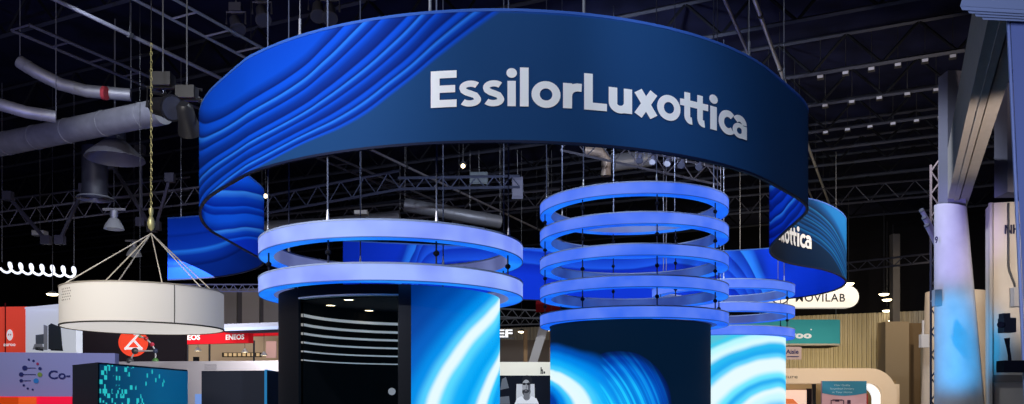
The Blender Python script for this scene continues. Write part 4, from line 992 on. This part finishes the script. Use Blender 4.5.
b = MB(); b.box((XW(952, YB + .3), YB + .3, 7.6), (.42, .42, 3.2)); b.build('steel_core', mat('violet_grey_steel', (.20, .20, .27), .6), t)
P = W(938, 300, YB - .55); b = MB(); b.box(W(937, 298, YB - .56), (.16, .14, .36)); b.build('switch_box', mat('grey_box', (.42, .42, .45), .5), t)
b = MB(); b.tube([W(931, 301, YB - .45), W(935, 302, YB - .56), W(937, 302, YB - .6)], .02, 6); b.build('conduit', steel, t)
b = MB(); q0, q1 = PL(931, YB - .50), PL(940, YB - .62); px_text(b, q0, q1, '9', 935.2, 938.2, 243, 236.5, .02, .04); b.build('lettering', mat('ink_navy_text', (.02, .02, .05)), t)
YN = 33.0
t = thing('wrapped_column', (XW(958, YN), YN, 0), 'wide beige column wrap standing half hidden behind the blue lit column', 'column')
tapered(MB(), 925, 994, 293, 921, 997, 404, YN).build('wrap', col_beige, t, True)
b = MB(); q0, q1 = PL(950, YN - 1.15), PL(1000, YN - .95); px_text(b, q0, q1, 'NH4', 971, 977, 305, 300.5, .06, .03); b.build('lettering', mat('ink_brown', (.06, .05, .045)), t)
b = MB(); b.box(W(924, 341, YN - 1.2), (.3, .2, .5)); b.box(W(923, 332, YN - 1.2), (.06, .06, .9)); b.build('switch_box', mat('grey_box', (.42, .42, .45)), t)
YK = 18.0
t = thing('wrapped_column', (XW(1025, YK), YK, 0), 'wide cream column wrap lettered NH in dark capitals at the far right', 'column')
b = MB(); q = [PL(991, YK), PL(1066, YK - .4), PL(1066, YK + 1.2), PL(985.5, YK + .6)]
b.hexa([(x, y, 0) for x, y in q], [(x, y, ZW(203, YK)) for x, y in q]); b.build('wrap', mat('cream_column_wrap', (.58, .52, .45), .65, noise=.06, nscale=2), t)
b = MB(); b.tube([W(991, 404, YK - .01), W(991, 203, YK - .01)], .05, 6); b.build('corner_trim', mat('tan_trim', (.38, .34, .30), .6), t)
q0, q1 = PL(991, YK), PL(1066, YK - .4); b = MB(); px_text(b, q0, q1, 'NH5', 1004.5, 1024.5, 233.5, 224.5, .03, .03); b.build('lettering', mat('ink_navy_text', (.02, .02, .05)), t)
b = MB(); b.tube([W(1008.5, 203, YK - .12), W(1008.5, 266, YK - .12), W(1009.5, 271, YK - .13), W(1014.5, 284, YK - .14), W(1015, 290, YK - .14)], .022, 6); b.build('conduit', dark, t)
b = MB(); b.box(W(1016, 297, YK - .22), (.16, .14, .40)); b.build('switch_box', mat('grey_box', (.42, .42, .45)), t)
b = MB(); px_shape(b, q0, q1, [(990.5, 382), (1060, 382), (1060, 375), (990.5, 375)], .03); b.build('dark_band', mat('taupe_band', (.16, .14, .13), .6), t)
b = MB(); b.box((XW(1012, YK + .5), YK + .5, 7.4), (.5, .5, 2.4)); b.build('steel_core', mat('violet_grey_steel', (.2, .2, .27)), t)
YF = 53.0
for i, (xa, xb, y, lab) in enumerate(((885.5, 909, 321.5, 'pale far column block before the ribbed wall, right of the arch'), (909, 926, 321.5, 'narrower tan far column block, right of the pale one'))):
    t = thing('wrapped_column', (XW((xa + xb) / 2, YF + i), YF + i, 0), lab, 'column', 'far column blocks before the ribbed wall')
    MB().slab(PL(xa, YF + i), PL(xb, YF + i), 0, ZW(y, YF), 1.2).build('wrap', (mat('far_pale_block', srgb(176, 156, 130), .8), mat('far_tan_block', srgb(134, 112, 86), .8))[i], t)
    if i == 0: MB().slab(PL(893, YF + .4), PL(900, YF + .4), ZW(y, YF), 12.4, .5).build('steel_core', mat('taupe_core', (.12, .11, .11), .7), t)
    else: MB().slab(PL(923, YF - .6), PL(926, YF - .6), 0, ZW(333, YF), .3).build('pipe', mat('pale_pipe', (.6, .55, .45)), t)
# gallery beam
b = MB()
for (v0, v1, z0, z1) in ((.95, 1.08, 6.26, 7.42), (1.08, 1.18, 6.22, 7.4), (1.21, 1.40, 6.26, 7.42)): hbox(b, 6, 23.5, v0, v1, z0, z1)
structure('trim_1', b, mat('gallery_beam_paint', (.40, .37, .36), .7, noise=.05))
b = MB(); hbox(b, 6, 23.5, 1.18, 1.21, 6.34, 7.4); structure('trim_2', b, black)
ms = thing('lattice_mast', W(936, 200, 24), 'slim upright lattice mast left of the violet steel pillar', 'mast')
b = MB(); q = W(935, 404, 24); n_ = 18
for dx in (-.12, .12): b.bar((q.x + dx, q.y, 0), (q.x + dx, q.y, ZW(165, 24)), .05)
b.build('rail', mat('mast_dark', (.03, .03, .05), .6), ms)
b = MB()
for k in range(26): z0 = k * .33; b.bar((q.x - .12, q.y, z0), (q.x + .12, q.y, z0 + .33), .03) if k % 2 else b.bar((q.x + .12, q.y, z0), (q.x - .12, q.y, z0 + .33), .03)
b.build('web', mat('mast_dark', (.03, .03, .05), .6), ms)
for i in range(3):
    tb = thing('speaker_tube', W(924 + 4 * i, 216 + 6 * i, 21), ('uppermost of three pale slanted tubes beside the blue lit column', 'middle of three pale slanted tubes beside the blue lit column', 'lowest of three pale slanted tubes beside the blue lit column')[i], 'tube', 'pale slanted tubes by the blue lit column')
    a, c = W(922 + i * 2.5, 211 + i * 7.5, 21), W(933 + i * 1.5, 230 + i * 7, 21.3)
    MB().tube([a, c], .055, 12).build('body', mat('pale_tube', (.42, .42, .48), .5), tb, True)
    MB().tube([a + (a - c) * .06, a], .062, 12).build('end_cap', steel, tb)
    MB().tube([c, (c.x + .1, c.y + .3, c.z)], .02, 6).build('bracket', dark, tb)
YQ = 6.2
t = thing('booth_post', (XW(1030, YQ), YQ, 0), 'near blue lit upright post at the right edge with a pale ridged head', 'post')
b = MB(); xb0, xt0 = XW(1038, YQ), XW(1009, YQ); zt2 = ZW(-12, YQ); wd = .42
b.hexa([(xb0, YQ, 0), (xb0 + wd, YQ - .12, 0), (xb0 + wd + .2, YQ + .3, 0), (xb0 + .2, YQ + .3, 0)], [(xt0, YQ, zt2), (xt0 + wd, YQ - .12, zt2), (xt0 + wd + .2, YQ + .3, zt2), (xt0 + .2, YQ + .3, zt2)])
b.build('shaft', mat('blue_lit_post', (.30, .34, .55), .5), t)  # the blue light on the post is put into its colour
b = MB(); b.tube([(xb0 - .006, YQ + .02, 0), (xt0 - .006, YQ + .02, zt2)], .012, 6); b.build('edge_trim', mat('pale_edge_blue', (.5, .55, .75), .4), t)
b = MB()
for k in range(4):
    x0, z0 = 962 + k * 7, 7 + k * 3.2
    b.hexa([W(x0, z0 + 3, YQ - .4 + .05 * k), W(1032, z0 + 7 - k * .6, YQ - .4 + .05 * k), W(1032, z0 + 7 - k * .6, YQ + .4), W(x0, z0 + 3, YQ + .4)], [W(x0 - 2, z0 - 1.5, YQ - .4 + .05 * k), W(1032, z0 + 2 - k * .6, YQ - .4 + .05 * k), W(1032, z0 + 2 - k * .6, YQ + .4), W(x0 - 2, z0 - 1.5, YQ + .4)])
b.hexa([W(960, 6, YQ - .42), W(1032, 10, YQ - .42), W(1032, 10, YQ + .45), W(960, 6, YQ + .45)], [W(966, -14, YQ - .42), W(1032, -14, YQ - .42), W(1032, -14, YQ + .45), W(966, -14, YQ + .45)])
b.build('ridged_head', mat('pale_head', (.42, .45, .52), .5), t)
ca = thing('camera_arm', W(1012, 366, YQ - .2), 'black arm and gooseneck carrying a small black camera at right', 'camera')
b = MB(); b.box(W(1018, 366.5, YQ - .1), (.26, .10, .085)); b.build('arm', black, ca)
b = MB(); b.tube([W(1010, 362, YQ - .1), W(1009.5, 355, YQ - .1), W(1008, 347, YQ - .1), W(1007, 338, YQ - .1)], [.012, .011, .012, .02], 10); b.build('gooseneck', black, ca, True)
b = MB(); b.box(W(1007, 325.5, YQ - .1), (.088, .08, .105)); b.box(W(1004.5, 317, YQ - .1), (.05, .06, .05)); b.build('camera_body', mat('camera_black', (.012, .012, .016), .45), ca)
P = W(1002.5, 325, YQ - .14); b = MB(); b.tube([P, P + Vector((-.035, -.03, 0))], .022, 14); b.build('lens', mat('lens_black', (.02, .02, .03), .15), ca)
for i, (x, y) in enumerate(((848.5, 283.5), (884, 294), (887, 299.5), (887, 310.5), (886, 316), (893, 320.5), (991, 312), (985.5, 318), (980.5, 323))):
    Y = (46, 50, 53, 56, 58, 54, 50, 53, 56)[i]; q = W(x, y, Y)
    lab = ('hall lamp glowing beside the curl of the blue banner', 'highest hall lamp of the cluster over the pale column block', 'second hall lamp of the cluster over the pale column block', 'third hall lamp of the cluster over the pale column block', 'fourth hall lamp of the cluster over the pale column block', 'lowest hall lamp, at the top of the pale column block', 'nearest of three hall lamps between the columns at right', 'middle of three hall lamps between the columns at right', 'farthest and lowest of three hall lamps between the columns at right')[i]
    t = thing('ceiling_lamp', q, lab, 'ceiling lamp', 'far hall lamps')
    MB().lathe(q, [(.001, -.12), (.22, -.09), (.3, 0)], 16).build('glass', lamp_glow, t, True); MB().lathe(q, [(.3, 0), (.18, .16), (.001, .2)], 16).build('housing', dark, t, True); MB().tube([(q.x, q.y, q.z + .15), (q.x, q.y, 13.1)], .02, 5).build('stem', dark, t)

# ------------------------------------------------------------------ under the roof: ducts, poles, rigging, lamps
def duct(pts, r, label, m=mat('hall_duct', (.26, .265, .30), .5, .4, noise=.15, nscale=3), n=24, seams=True):
    t = thing('air_duct', pts[len(pts) // 2], label, 'duct')
    MB().tube(pts, r, n).build('duct_run', m, t, True)
    for i in range(1, len(pts)):
        a, c = Vector(pts[i - 1]), Vector(pts[i]); L = (c - a).length; d = (c - a).normalized(); k = max(1, int(L / 1.2))
        for q in range(k): p = a + d * (L * (q + .5) / k); MB().tube([p - d * .02, p + d * .02], r * 1.04, n).build('seam_ring', m, t, True)
    p = Vector(pts[-1]); MB().tube([p + Vector((0, 0, r)), (p.x, p.y, 13.1)], .012, 5).build('hanger_rod', steel, t)
    p = Vector(pts[0]); MB().tube([p + Vector((0, 0, r)), (p.x, p.y, 13.1)], .012, 5).build('hanger_rod', steel, t)
    return t
duct([hall(16.7, -27, 9.6), hall(16.7, -23, 9.6), hall(16.7, -18.4, 9.6)], .35, 'big straight grey spiral duct crossing the upper left under the roof')
t = duct([W(20, 62, 23), W(36, 72, 23), W(60, 84, 23.3), W(86, 91, 23.7), W(131, 95, 24)], .175, 'slim curved grey duct with a red tag above the big duct')
P = W(103, 93, 23.6); b = MB(); b.tube([P, W(106.5, 93.4, 23.6)], .185, 20); b.build('red_tag', mat('red_tag', (.35, .04, .05)), t)
duct([W(-16, 98, 22), W(0, 104.5, 22), W(26, 112, 22.2), W(56, 117, 22.5)], .16, 'slim curved grey duct at the left edge, below the tagged duct')
def pole(a, b_, r, label, m=bright_steel):
    t = thing('roof_pipe', a, label, 'pipe'); a, b_ = Vector(a), Vector(b_)
    MB().tube([a, b_], r, 10).build('pipe_run', m, t, True)
    d = (b_ - a); n = int(d.length / 4)
    for k in range(n): q = MB(); p = a + d * ((k + .5) / n); q.tube([p - d.normalized() * .06, p + d.normalized() * .06], r * 1.5, 10); q.tube([p, (p.x, p.y, CEIL - .03)], .012, 5); q.build('pipe_clamp', dark, t)
    return t
pole(hall(14, -3.65, 12.6), hall(60, -3.65, 12.6), .06, 'long pale roof pipe running away at the upper right of the banner')
pole(hall(20, -4.35, 12.5), hall(60, -4.35, 12.5), .05, 'thinner roof pipe beside the long pale one, behind the banner edge', mat('dull_pipe', (.25, .25, .32), .4, .6))
pole(hall(13, -17.9, 11.0), hall(48, -17.9, 11.0), .05, 'lone roof pipe at the upper left, behind the ladder truss', mat('dull_pipe', (.25, .25, .32)))
def ladder(u0, u1, v0, v1, z, label, m):
    t = thing('lighting_truss', hall((u0 + u1) / 2, (v0 + v1) / 2, z), label, 'truss')
    MB().bar(hall(u0, v0, z), hall(u1, v0, z), .07).build('rail', m, t); MB().bar(hall(u0, v1, z), hall(u1, v1, z), .07).build('rail', m, t)
    n = int((u1 - u0) / 1.1)
    for k in range(n): u = u0 + (u1 - u0) * k / n; MB().bar(hall(u, v0, z), hall(u, v1, z), .045).build('rung', m, t)
lm = mat('lit_truss', (.30, .31, .38), .4, .5)
ladder(9, 24, -17.25, -16.35, 11.6, 'pale ladder truss running away at the upper left of the banner', lm)
ladder(14, 40, -20.8, -20.1, 11.2, 'second ladder truss at the far upper left, above the ducts', mat('dim_truss', (.07, .07, .10), .5, .4))
def xtruss(pa, pb, hgt, step, label, m, w1=.05, w2=.03):
    t = thing('lighting_truss', (Vector(pa) + Vector(pb)) / 2, label, 'truss')
    pa, pb = Vector(pa), Vector(pb); up = Vector((0, 0, hgt))
    MB().bar(pa, pb, w1).build('rail', m, t); MB().bar(pa + up, pb + up, w1).build('rail', m, t)
    b = MB(); n = int((pb - pa).length / step)
    for i in range(n):
        p, q, s = pa.lerp(pb, i / n), pa.lerp(pb, (i + .5) / n) + up, pa.lerp(pb, (i + 1) / n); b.bar(p, q, w2); b.bar(q, s, w2)
    b.build('web', m, t); return t
blue_t = mat('bluish_truss', (.08, .095, .17), .4, .4)
xtruss(W(-10, 228, 31), W(205, 202, 29), .55, .8, 'long lattice truss at the left, level with the gap above the drum lamp', mat('mid_truss', (.13, .13, .17), .5, .4), .05, .022)
xtruss(W(-10, 213, 34), W(190, 190, 32), .5, .8, 'farther lattice truss at the left, just above the nearer one', mat('dim_truss', (.07, .07, .10)), .06, .03)
xtruss(W(262, 214, 36), W(400, 189, 34), .75, 1.0, 'bluish lattice truss under the banner, rising from left to right', blue_t, .08, .035)
xtruss(W(398, 189, 34), W(520, 187, 34), .45, .7, 'bluish lattice truss under the banner, level, above the lavender rings', blue_t, .08, .035)
xtruss(W(262, 232, 42), W(560, 205, 42), .8, 1.2, 'far dim lattice truss seen just over the lavender rings', mat('dim_truss', (.07, .07, .10)), .08, .04)
xtruss(W(560, 150, 30), W(720, 185, 30), .6, .9, 'dim lattice truss under the banner behind the five blue rings', mat('dim_truss', (.07, .07, .10)), .06, .03)
xtruss(W(480, 316, 46), W(570, 320, 46), .45, .7, 'low far lattice truss in the gap between the towers', mat('gap_truss', (.20, .21, .25), .5, .3), .06, .03)
xtruss(W(480, 326, 52), W(570, 323, 52), .4, .6, 'lowest far lattice truss in the gap, behind the white letters', mat('gap_truss', (.2, .21, .25)), .06, .03)
xtruss(W(720, 215, 44), W(930, 196, 44), .9, 1.4, 'far dim lattice truss to the right of the banner', mat('dim_truss', (.07, .07, .10)), .08, .04)
xtruss(W(840, 272, 50), W(930, 262, 50), .5, 1.0, 'low far lattice truss above the hall lamps at right', mat('dim_truss', (.07, .07, .10)), .08, .04)
def braces(pairs, Y, label, m, r=.07):
    for (a, b_), l in zip(pairs, label):
        t = thing('roof_brace', W(*a, Y), l, 'brace', 'slanting roof braces at the left')
        P, Q = W(*a, Y), W(*b_, Y + .6)
        MB().bar(P, Q, r).build('strut', m, t)
        MB().box(P, (.3, .2, .3)).build('end_plate', m, t); MB().box(Q, (.3, .2, .3)).build('end_plate', m, t)
braces((((112, 165), (152, 228)), ((170, 178), (156, 226)), ((140, 150), (141, 222)), ((8, 196), (46, 240)), ((60, 240), (84, 188))), 28,
       ('long brace slanting down towards the drum lamp chain', 'brace slanting up from the chain towards the banner edge', 'upright dark brace left of the drum lamp chain', 'brace slanting down at the far left edge', 'brace rising under the round diffuser'), mat('violet_steel', (.05, .05, .075), .5, .4), .09)
# lamps and diffusers
def high_bay(px, py, Y, label, lit=False):
    q = W(px, py, Y); t = thing('high_bay_lamp', q, label, 'high bay lamp', 'bell shaped hall lamps')
    MB().lathe(q, [(.30, -.32), (.26, -.2), (.14, 0), (.09, .03)], 20).build('reflector', mat('frosted_reflector', (.16, .165, .18), .4, emit=(.3, .32, .38), es=.15), t, True)
    MB().lathe(q, [(.09, .02), (.11, .08), (.11, .26), (.02, .3)], 16).build('ballast', steel, t, True)
    MB().bar((q.x - .35, q.y, q.z + .3), (q.x + .35, q.y, q.z + .3), .06).build('crossbar', mat('pale_bar', (.2, .2, .22)), t)
    MB().tube([(q.x, q.y, q.z + .3), (q.x, q.y, 13.1)], .012, 5).build('stem', dark, t)
high_bay(114, 219, 26, 'bell shaped hall lamp left of the drum lamp chain')
high_bay(134, 248, 34, 'small far bell lamp behind the wires of the drum lamp')
q = W(95, 199, 26); t = thing('round_diffuser', q, 'round ribbed air diffuser at the end of a dark upright duct', 'air diffuser')
b = MB()
for r_ in (.55, .43, .31, .19): b.lathe(q, [(r_, 0), (r_ - .03, .05), (r_ - .09, .06), (r_ - .07, 0)], 28)
b.build('louvre_ring', mat('pale_louvre', (.16, .17, .20), .4, .2), t, True); MB().tube([(q.x, q.y, q.z + .05), (q.x, q.y, q.z + 1.6)], .38, 20).build('duct_neck', mat('dark_duct', (.025, .027, .04), .5, .3), t, True)
q = W(115, 156, 25); t = thing('cone_diffuser', q, 'wide conical grey air diffuser hanging under the big duct', 'air diffuser')
MB().lathe(q, [(.85, -.1), (.8, 0), (.35, .42), (.30, .45)], 24).build('cone', mat('dull_duct', (.12, .12, .14), .5, .3), t, True)
MB().tube([(q.x, q.y, q.z + .4), (q.x, q.y, q.z + 1.0)], .3, 16).build('neck', mat('dark_duct', (.025, .027, .04)), t, True)
MB().tube([(q.x, q.y, q.z + .9), (q.x, q.y, 13.1)], .02, 5).build('hanger_rod', steel, t)
def stage_light(P, aim, label, group, s=1.0, m=None, lit=None, up=13.1):
    P = Vector(P); t = thing('stage_light', P, label, 'stage light', group); d = (Vector(aim) - P).normalized(); m = m or mat('stage_black', (.02, .02, .025), .4)
    MB().tube([P - d * .26 * s, P - d * .20 * s, P + d * .05 * s, P + d * .26 * s], [.08 * s, .13 * s, .15 * s, .20 * s], 14).build('lamp_head', m, t, True)
    MB().tube([P + d * .262 * s, P + d * .27 * s], .17 * s, 14).build('lens', lit or mat('lens_grey', (.05, .055, .09), .3), t)
    w_ = .24 * s
    MB().tube([P + Vector((-w_, 0, 0)), P + Vector((-w_, 0, .3 * s)), P + Vector((w_, 0, .3 * s)), P + Vector((w_, 0, 0))], .025 * s, 6).build('yoke', m, t)
    MB().box(P + Vector((0, 0, .4 * s)), (.3 * s, .22 * s, .2 * s)).build('base', m, t)
    MB().tube([P + Vector((0, 0, .48 * s)), (P.x, P.y, up)], .018, 6).build('hanger', steel, t)
zi = hall(0, 0, 0)
gl_ = 'stage lights left of the banner'
stage_light(W(163, 107, 19), (2, 12, 5), 'black stage light farthest from the banner in the upper left pair', gl_, 1.5)
stage_light(W(187, 118, 19), (-8, 24, 4), 'black stage light right against the left edge of the banner', gl_, 1.4, None, mat('pale_lens', (.5, .52, .62), .3, emit=(.3, .33, .5), es=.5))
tr = xtruss(W(150, 92, 19.4), W(202, 103, 19.4), .3, .35, 'short black lighting bar carrying the pair of stage lights left of the banner', mat('stage_black', (.02, .02, .025)), .05, .03)
gb = 'stage lights over the top of the banner'
for i, (x, y) in enumerate(((236, 24), (262, 14), (318, 10), (330, 12))):
    stage_light(W(x, y, 23), (-4, 18, 4), ('stage light above the sloping left shoulder of the banner', 'second stage light above the left shoulder of the banner', 'left one of two close stage lights above the banner crest', 'right one of two close stage lights above the banner crest')[i], gb, 1.1, mat('grey_stage', (.07, .07, .09), .4), None, 13.1)
gu = 'stage lights under the banner behind the blue rings'
for i, x in enumerate((640, 653, 668, 682, 700)):
    y = 158 + (x - 640) * .12
    stage_light(W(x, y, 27), (2, 20, 2), ('first stage light of the row under the banner, counted from the lettering side', 'second stage light of the row under the banner', 'third, pale faced stage light of the row under the banner', 'fourth, pale faced stage light of the row under the banner', 'last stage light of the row, nearest the banner edge')[i], gu, .6, mat('blue_grey_stage', (.05, .055, .10), .4), mat('soft_lens', (.30, .32, .42), .4) if i in (1, 2) else None)
for i, (x, y) in enumerate(((265.5, 196), (463, 166))):
    q = W(x, y, 30); t = thing('work_lamp', q, ('tiny warm lamp glowing beside the inner curl at the left', 'tiny warm lamp glowing under the banner lettering')[i], 'work lamp', 'warm lamps under the roof')
    MB().ball(q, .075, 12).build('bulb', lamp_glow, t, True); MB().lathe((q.x, q.y, q.z + .04), [(.14, 0), (.06, .12), (.001, .13)], 14).build('shade', dark, t, True); MB().tube([(q.x, q.y, q.z + .15), (q.x, q.y, 13.1)], .012, 5).build('stem', dark, t)
# pale panels among the trusses
for i, (x0, x1, y0, y1, c) in enumerate(((452, 488, 216, 222, (.35, .37, .42)), (470, 488, 173, 185, (.10, .13, .17)), (512, 523, 178, 200, (.10, .11, .20)), (34, 46, 231, 236, (.5, .52, .6)), (355, 368, 211, 215, (.5, .5, .5)))):
    P = W((x0 + x1) / 2, (y0 + y1) / 2, 38); t = thing('roof_fixture', P, ('pale sloping roof panel just over the lavender rings', 'dim square roof panel under the lettering', 'dark blue upright roof box right of the lettering gap', 'small pale strip lamp under the left trusses', 'small pale fitting over the lavender rings')[i], 'fixture', 'fittings among the roof trusses')
    w_, h_ = (x1 - x0) * 38 / F, (y1 - y0) * 38 / F
    MB().box(P, (w_, .4, h_)).build('casing', mat('fit_%d' % i, c, .5, .2), t); MB().box(P + Vector((0, -.21, 0)), (w_ * .85, .03, h_ * .7)).build('face', mat('fitface_%d' % i, [k * 1.25 for k in c], .4), t)
    MB().tube([P + Vector((0, 0, h_ / 2)), (P.x, P.y, 13.1)], .012, 5).build('hanger_rod', steel, t)
duct([W(405, 205, 37), W(440, 211, 37), W(470, 217, 37), W(500, 222, 37.5)], .3, 'far dim duct curving behind the lavender rings', mat('dim_duct', (.16, .17, .21), .45, .4))
duct([W(262, 228, 40), W(330, 224, 40), W(400, 217, 40)], .32, 'far straight duct over the lavender rings at the left', mat('dim_duct', (.16, .17, .21)))
duct([W(585, 150, 33), W(600, 152, 33), W(606, 160, 33.2), W(606, 176, 33.2)], .2, 'small bent duct hanging under the banner above the blue rings', mat('warm_dim_duct', (.26, .21, .19), .5, .3))
duct([W(612, 163, 34), W(650, 158, 34.5)], .34, 'short dim duct under the banner behind the row of stage lights', mat('dim_duct', (.16, .17, .21)))
# roof deck lights: rows of dim slots hung on three trusses at the right
for i, (u, va, vb, n) in enumerate(((34.3, -6.5, 4, 12), (37.7, -9, 4, 16), (31.2, -2.6, 4, 9))):
    for k in range(n):
        v = va + (vb - va) * k / (n - 1)
        t = thing('roof_slot_lamp', hall(u, v, 13.05), 'small dim slot lamp in a row along a roof truss at right', 'slot lamp', 'rows of dim slot lamps under the roof')
        MB().box(hall(u, v, 13.05), (.22, .2, .13), -AX).build('housing', dark, t)
        p = hall(u - .11, v, 13.04); MB().box(p, (.18, .03, .09), -AX).build('lens', mat('slot_lens_%d' % (R.randrange(3)), (.3, .3, .36), .4, emit=(.45, .45, .60), es=R.uniform(.1, .4)), t)
        MB().tube([hall(u, v, 13.1), hall(u, v, 14.5)], .012, 5).build('stem', dark, t)

# ------------------------------------------------------------------ lights, camera
def area(name, loc, tgt, power, size, col=(1, 1, 1)):
    l = bpy.data.lights.new(name, 'AREA'); l.energy = power; l.size = size; l.color = col
    o = bpy.data.objects.new(name, l); COL.objects.link(o); o.location = loc
    o.rotation_euler = (Vector(tgt) - Vector(loc)).to_track_quat('-Z', 'Y').to_euler(); return o
def spot(name, loc, tgt, power, deg, col=(1, 1, 1), blend=.6, rad=.2):
    l = bpy.data.lights.new(name, 'SPOT'); l.energy = power; l.spot_size = math.radians(deg); l.spot_blend = blend; l.color = col; l.shadow_soft_size = rad
    o = bpy.data.objects.new(name, l); COL.objects.link(o); o.location = loc
    o.rotation_euler = (Vector(tgt) - Vector(loc)).to_track_quat('-Z', 'Y').to_euler(); return o
def point(name, loc, power, col=(1, 1, 1), rad=.3):
    l = bpy.data.lights.new(name, 'POINT'); l.energy = power; l.color = col; l.shadow_soft_size = rad
    o = bpy.data.objects.new(name, l); COL.objects.link(o); o.location = loc; return o
zb = (BZ + TZ) / 2
spot('stage_spot_centre', (0, 4.5, 11.5), (-.3, 13.1, zb), 2630, 50, (.80, .88, 1))
spot('stage_spot_left', (-7, 6.5, 11.5), (-5, 16, zb), 2533, 60, (.80, .88, 1))
spot('stage_spot_right', (4, 6, 11.5), (4.2, 15.5, zb), 1452, 45, (.80, .88, 1))
# unseen fill spots added inside the loop, to brighten the faces that look back at the viewer
spot('loop_fill_back', (2, 22, 11), (5, 34, zb), 4185, 120, (.80, .88, 1))
spot('loop_fill_curl_left', (-4, 19, 10.8), (-7.6, 22, zb), 1366, 75, (.80, .88, 1))
spot('loop_fill_curl_right', (5, 17.5, 10.5), (7.5, 20, zb), 1768, 75, (.80, .88, 1))
spot('loop_fill_end_left', (-10, 19, 11), (-9.5, 27, zb), 758, 80, (.80, .88, 1))
spot('loop_fill_end_right', (9, 18, 11), (9.2, 25, zb), 231, 60, (.80, .88, 1))

# unseen fill lights added to brighten the neighbouring stands, and the coloured light on the columns
area('hall_fill_left', (-9, 9, 8), (-9, 20, 1), 700, 5, (1, .93, .86))
area('hall_fill_low_left', (-5.7, 19.9, 3.7), (-8.4, 22.2, 1.7), 170, 1.0, (1, .95, .9))  # added low fill for the pale stand wall
area('hall_fill_far_left', (-11, 26.5, 5.4), (-12, 30.5, 0), 520, 3, (1, .93, .86))
area('hall_fill_right', (13, 30, 10.5), (13, 34, 0), 1000, 8, (1, .86, .68))
area('hall_fill_columns', (13, 24, 9), (13, 33, 3.5), 700, 4, (1, .84, .66))  # added warm fill for the beige columns
spot('column_fill', (8.6, 9.5, 4.6), (11.9, 17.6, 4.6), 2600, 30, (1, .86, .74))  # unseen spot added to brighten the cream NH column
spot('wall_washer', (19, 52, 2.5), (19, 58, 5), 1500, 130, (1, .78, .36))
spot('wall_washer_far', (26, 46, 9.5), (27, 55, 4), 900, 110, (1, .84, .6))
spot('blue_column_light', (7.2, 14.5, 2.2), (10.0, 19, 3.0), 1500, 30, (.02, .42, 1))
spot('violet_column_light', (6.5, 14, 4.5), (10.0, 19, 5.4), 1300, 26, (.40, .36, 1))
spot('beam_bounce', (7.8, 11, .8), (8.6, 14.5, 6.4), 1300, 42, (1, .82, .66))  # added spot in place of floor bounce under the gallery beam
spot('violet_haze_fill', (-13, 16, 5.5), (-16, 26, 13), 900, 120, (.36, .38, 1))  # added spot standing in for violet haze under the roof
spot('blue_post_light', (2.2, 2.2, 3.0), (3.8, 6.2, 3.4), 380, 60, (.40, .52, 1))
w = bpy.data.worlds.new('hall_air'); SC.world = w; w.use_nodes = True
w.node_tree.nodes['Background'].inputs[0].default_value = (.30, .36, .9, 1); w.node_tree.nodes['Background'].inputs[1].default_value = .03
cam = bpy.data.cameras.new('camera'); co = bpy.data.objects.new('camera', cam); COL.objects.link(co); SC.camera = co
co.location = (0, 0, EYE); co.rotation_euler = (PI / 2, 0, 0)
cam.sensor_fit = 'HORIZONTAL'; cam.sensor_width = 36; cam.lens = F / 1024 * 36
cam.shift_y = (HZ - 202) / 1024; cam.clip_end = 300; cam.clip_start = .1
vs = SC.view_settings; SC.display_settings.display_device = 'sRGB'
vs.view_transform = 'Standard'; vs.look = 'None'; vs.exposure = 0; vs.gamma = 1; vs.use_curve_mapping = False
SC.cycles.use_denoising = True
SC.cycles.max_bounces = 6
SC.cycles.sample_clamp_indirect = 4
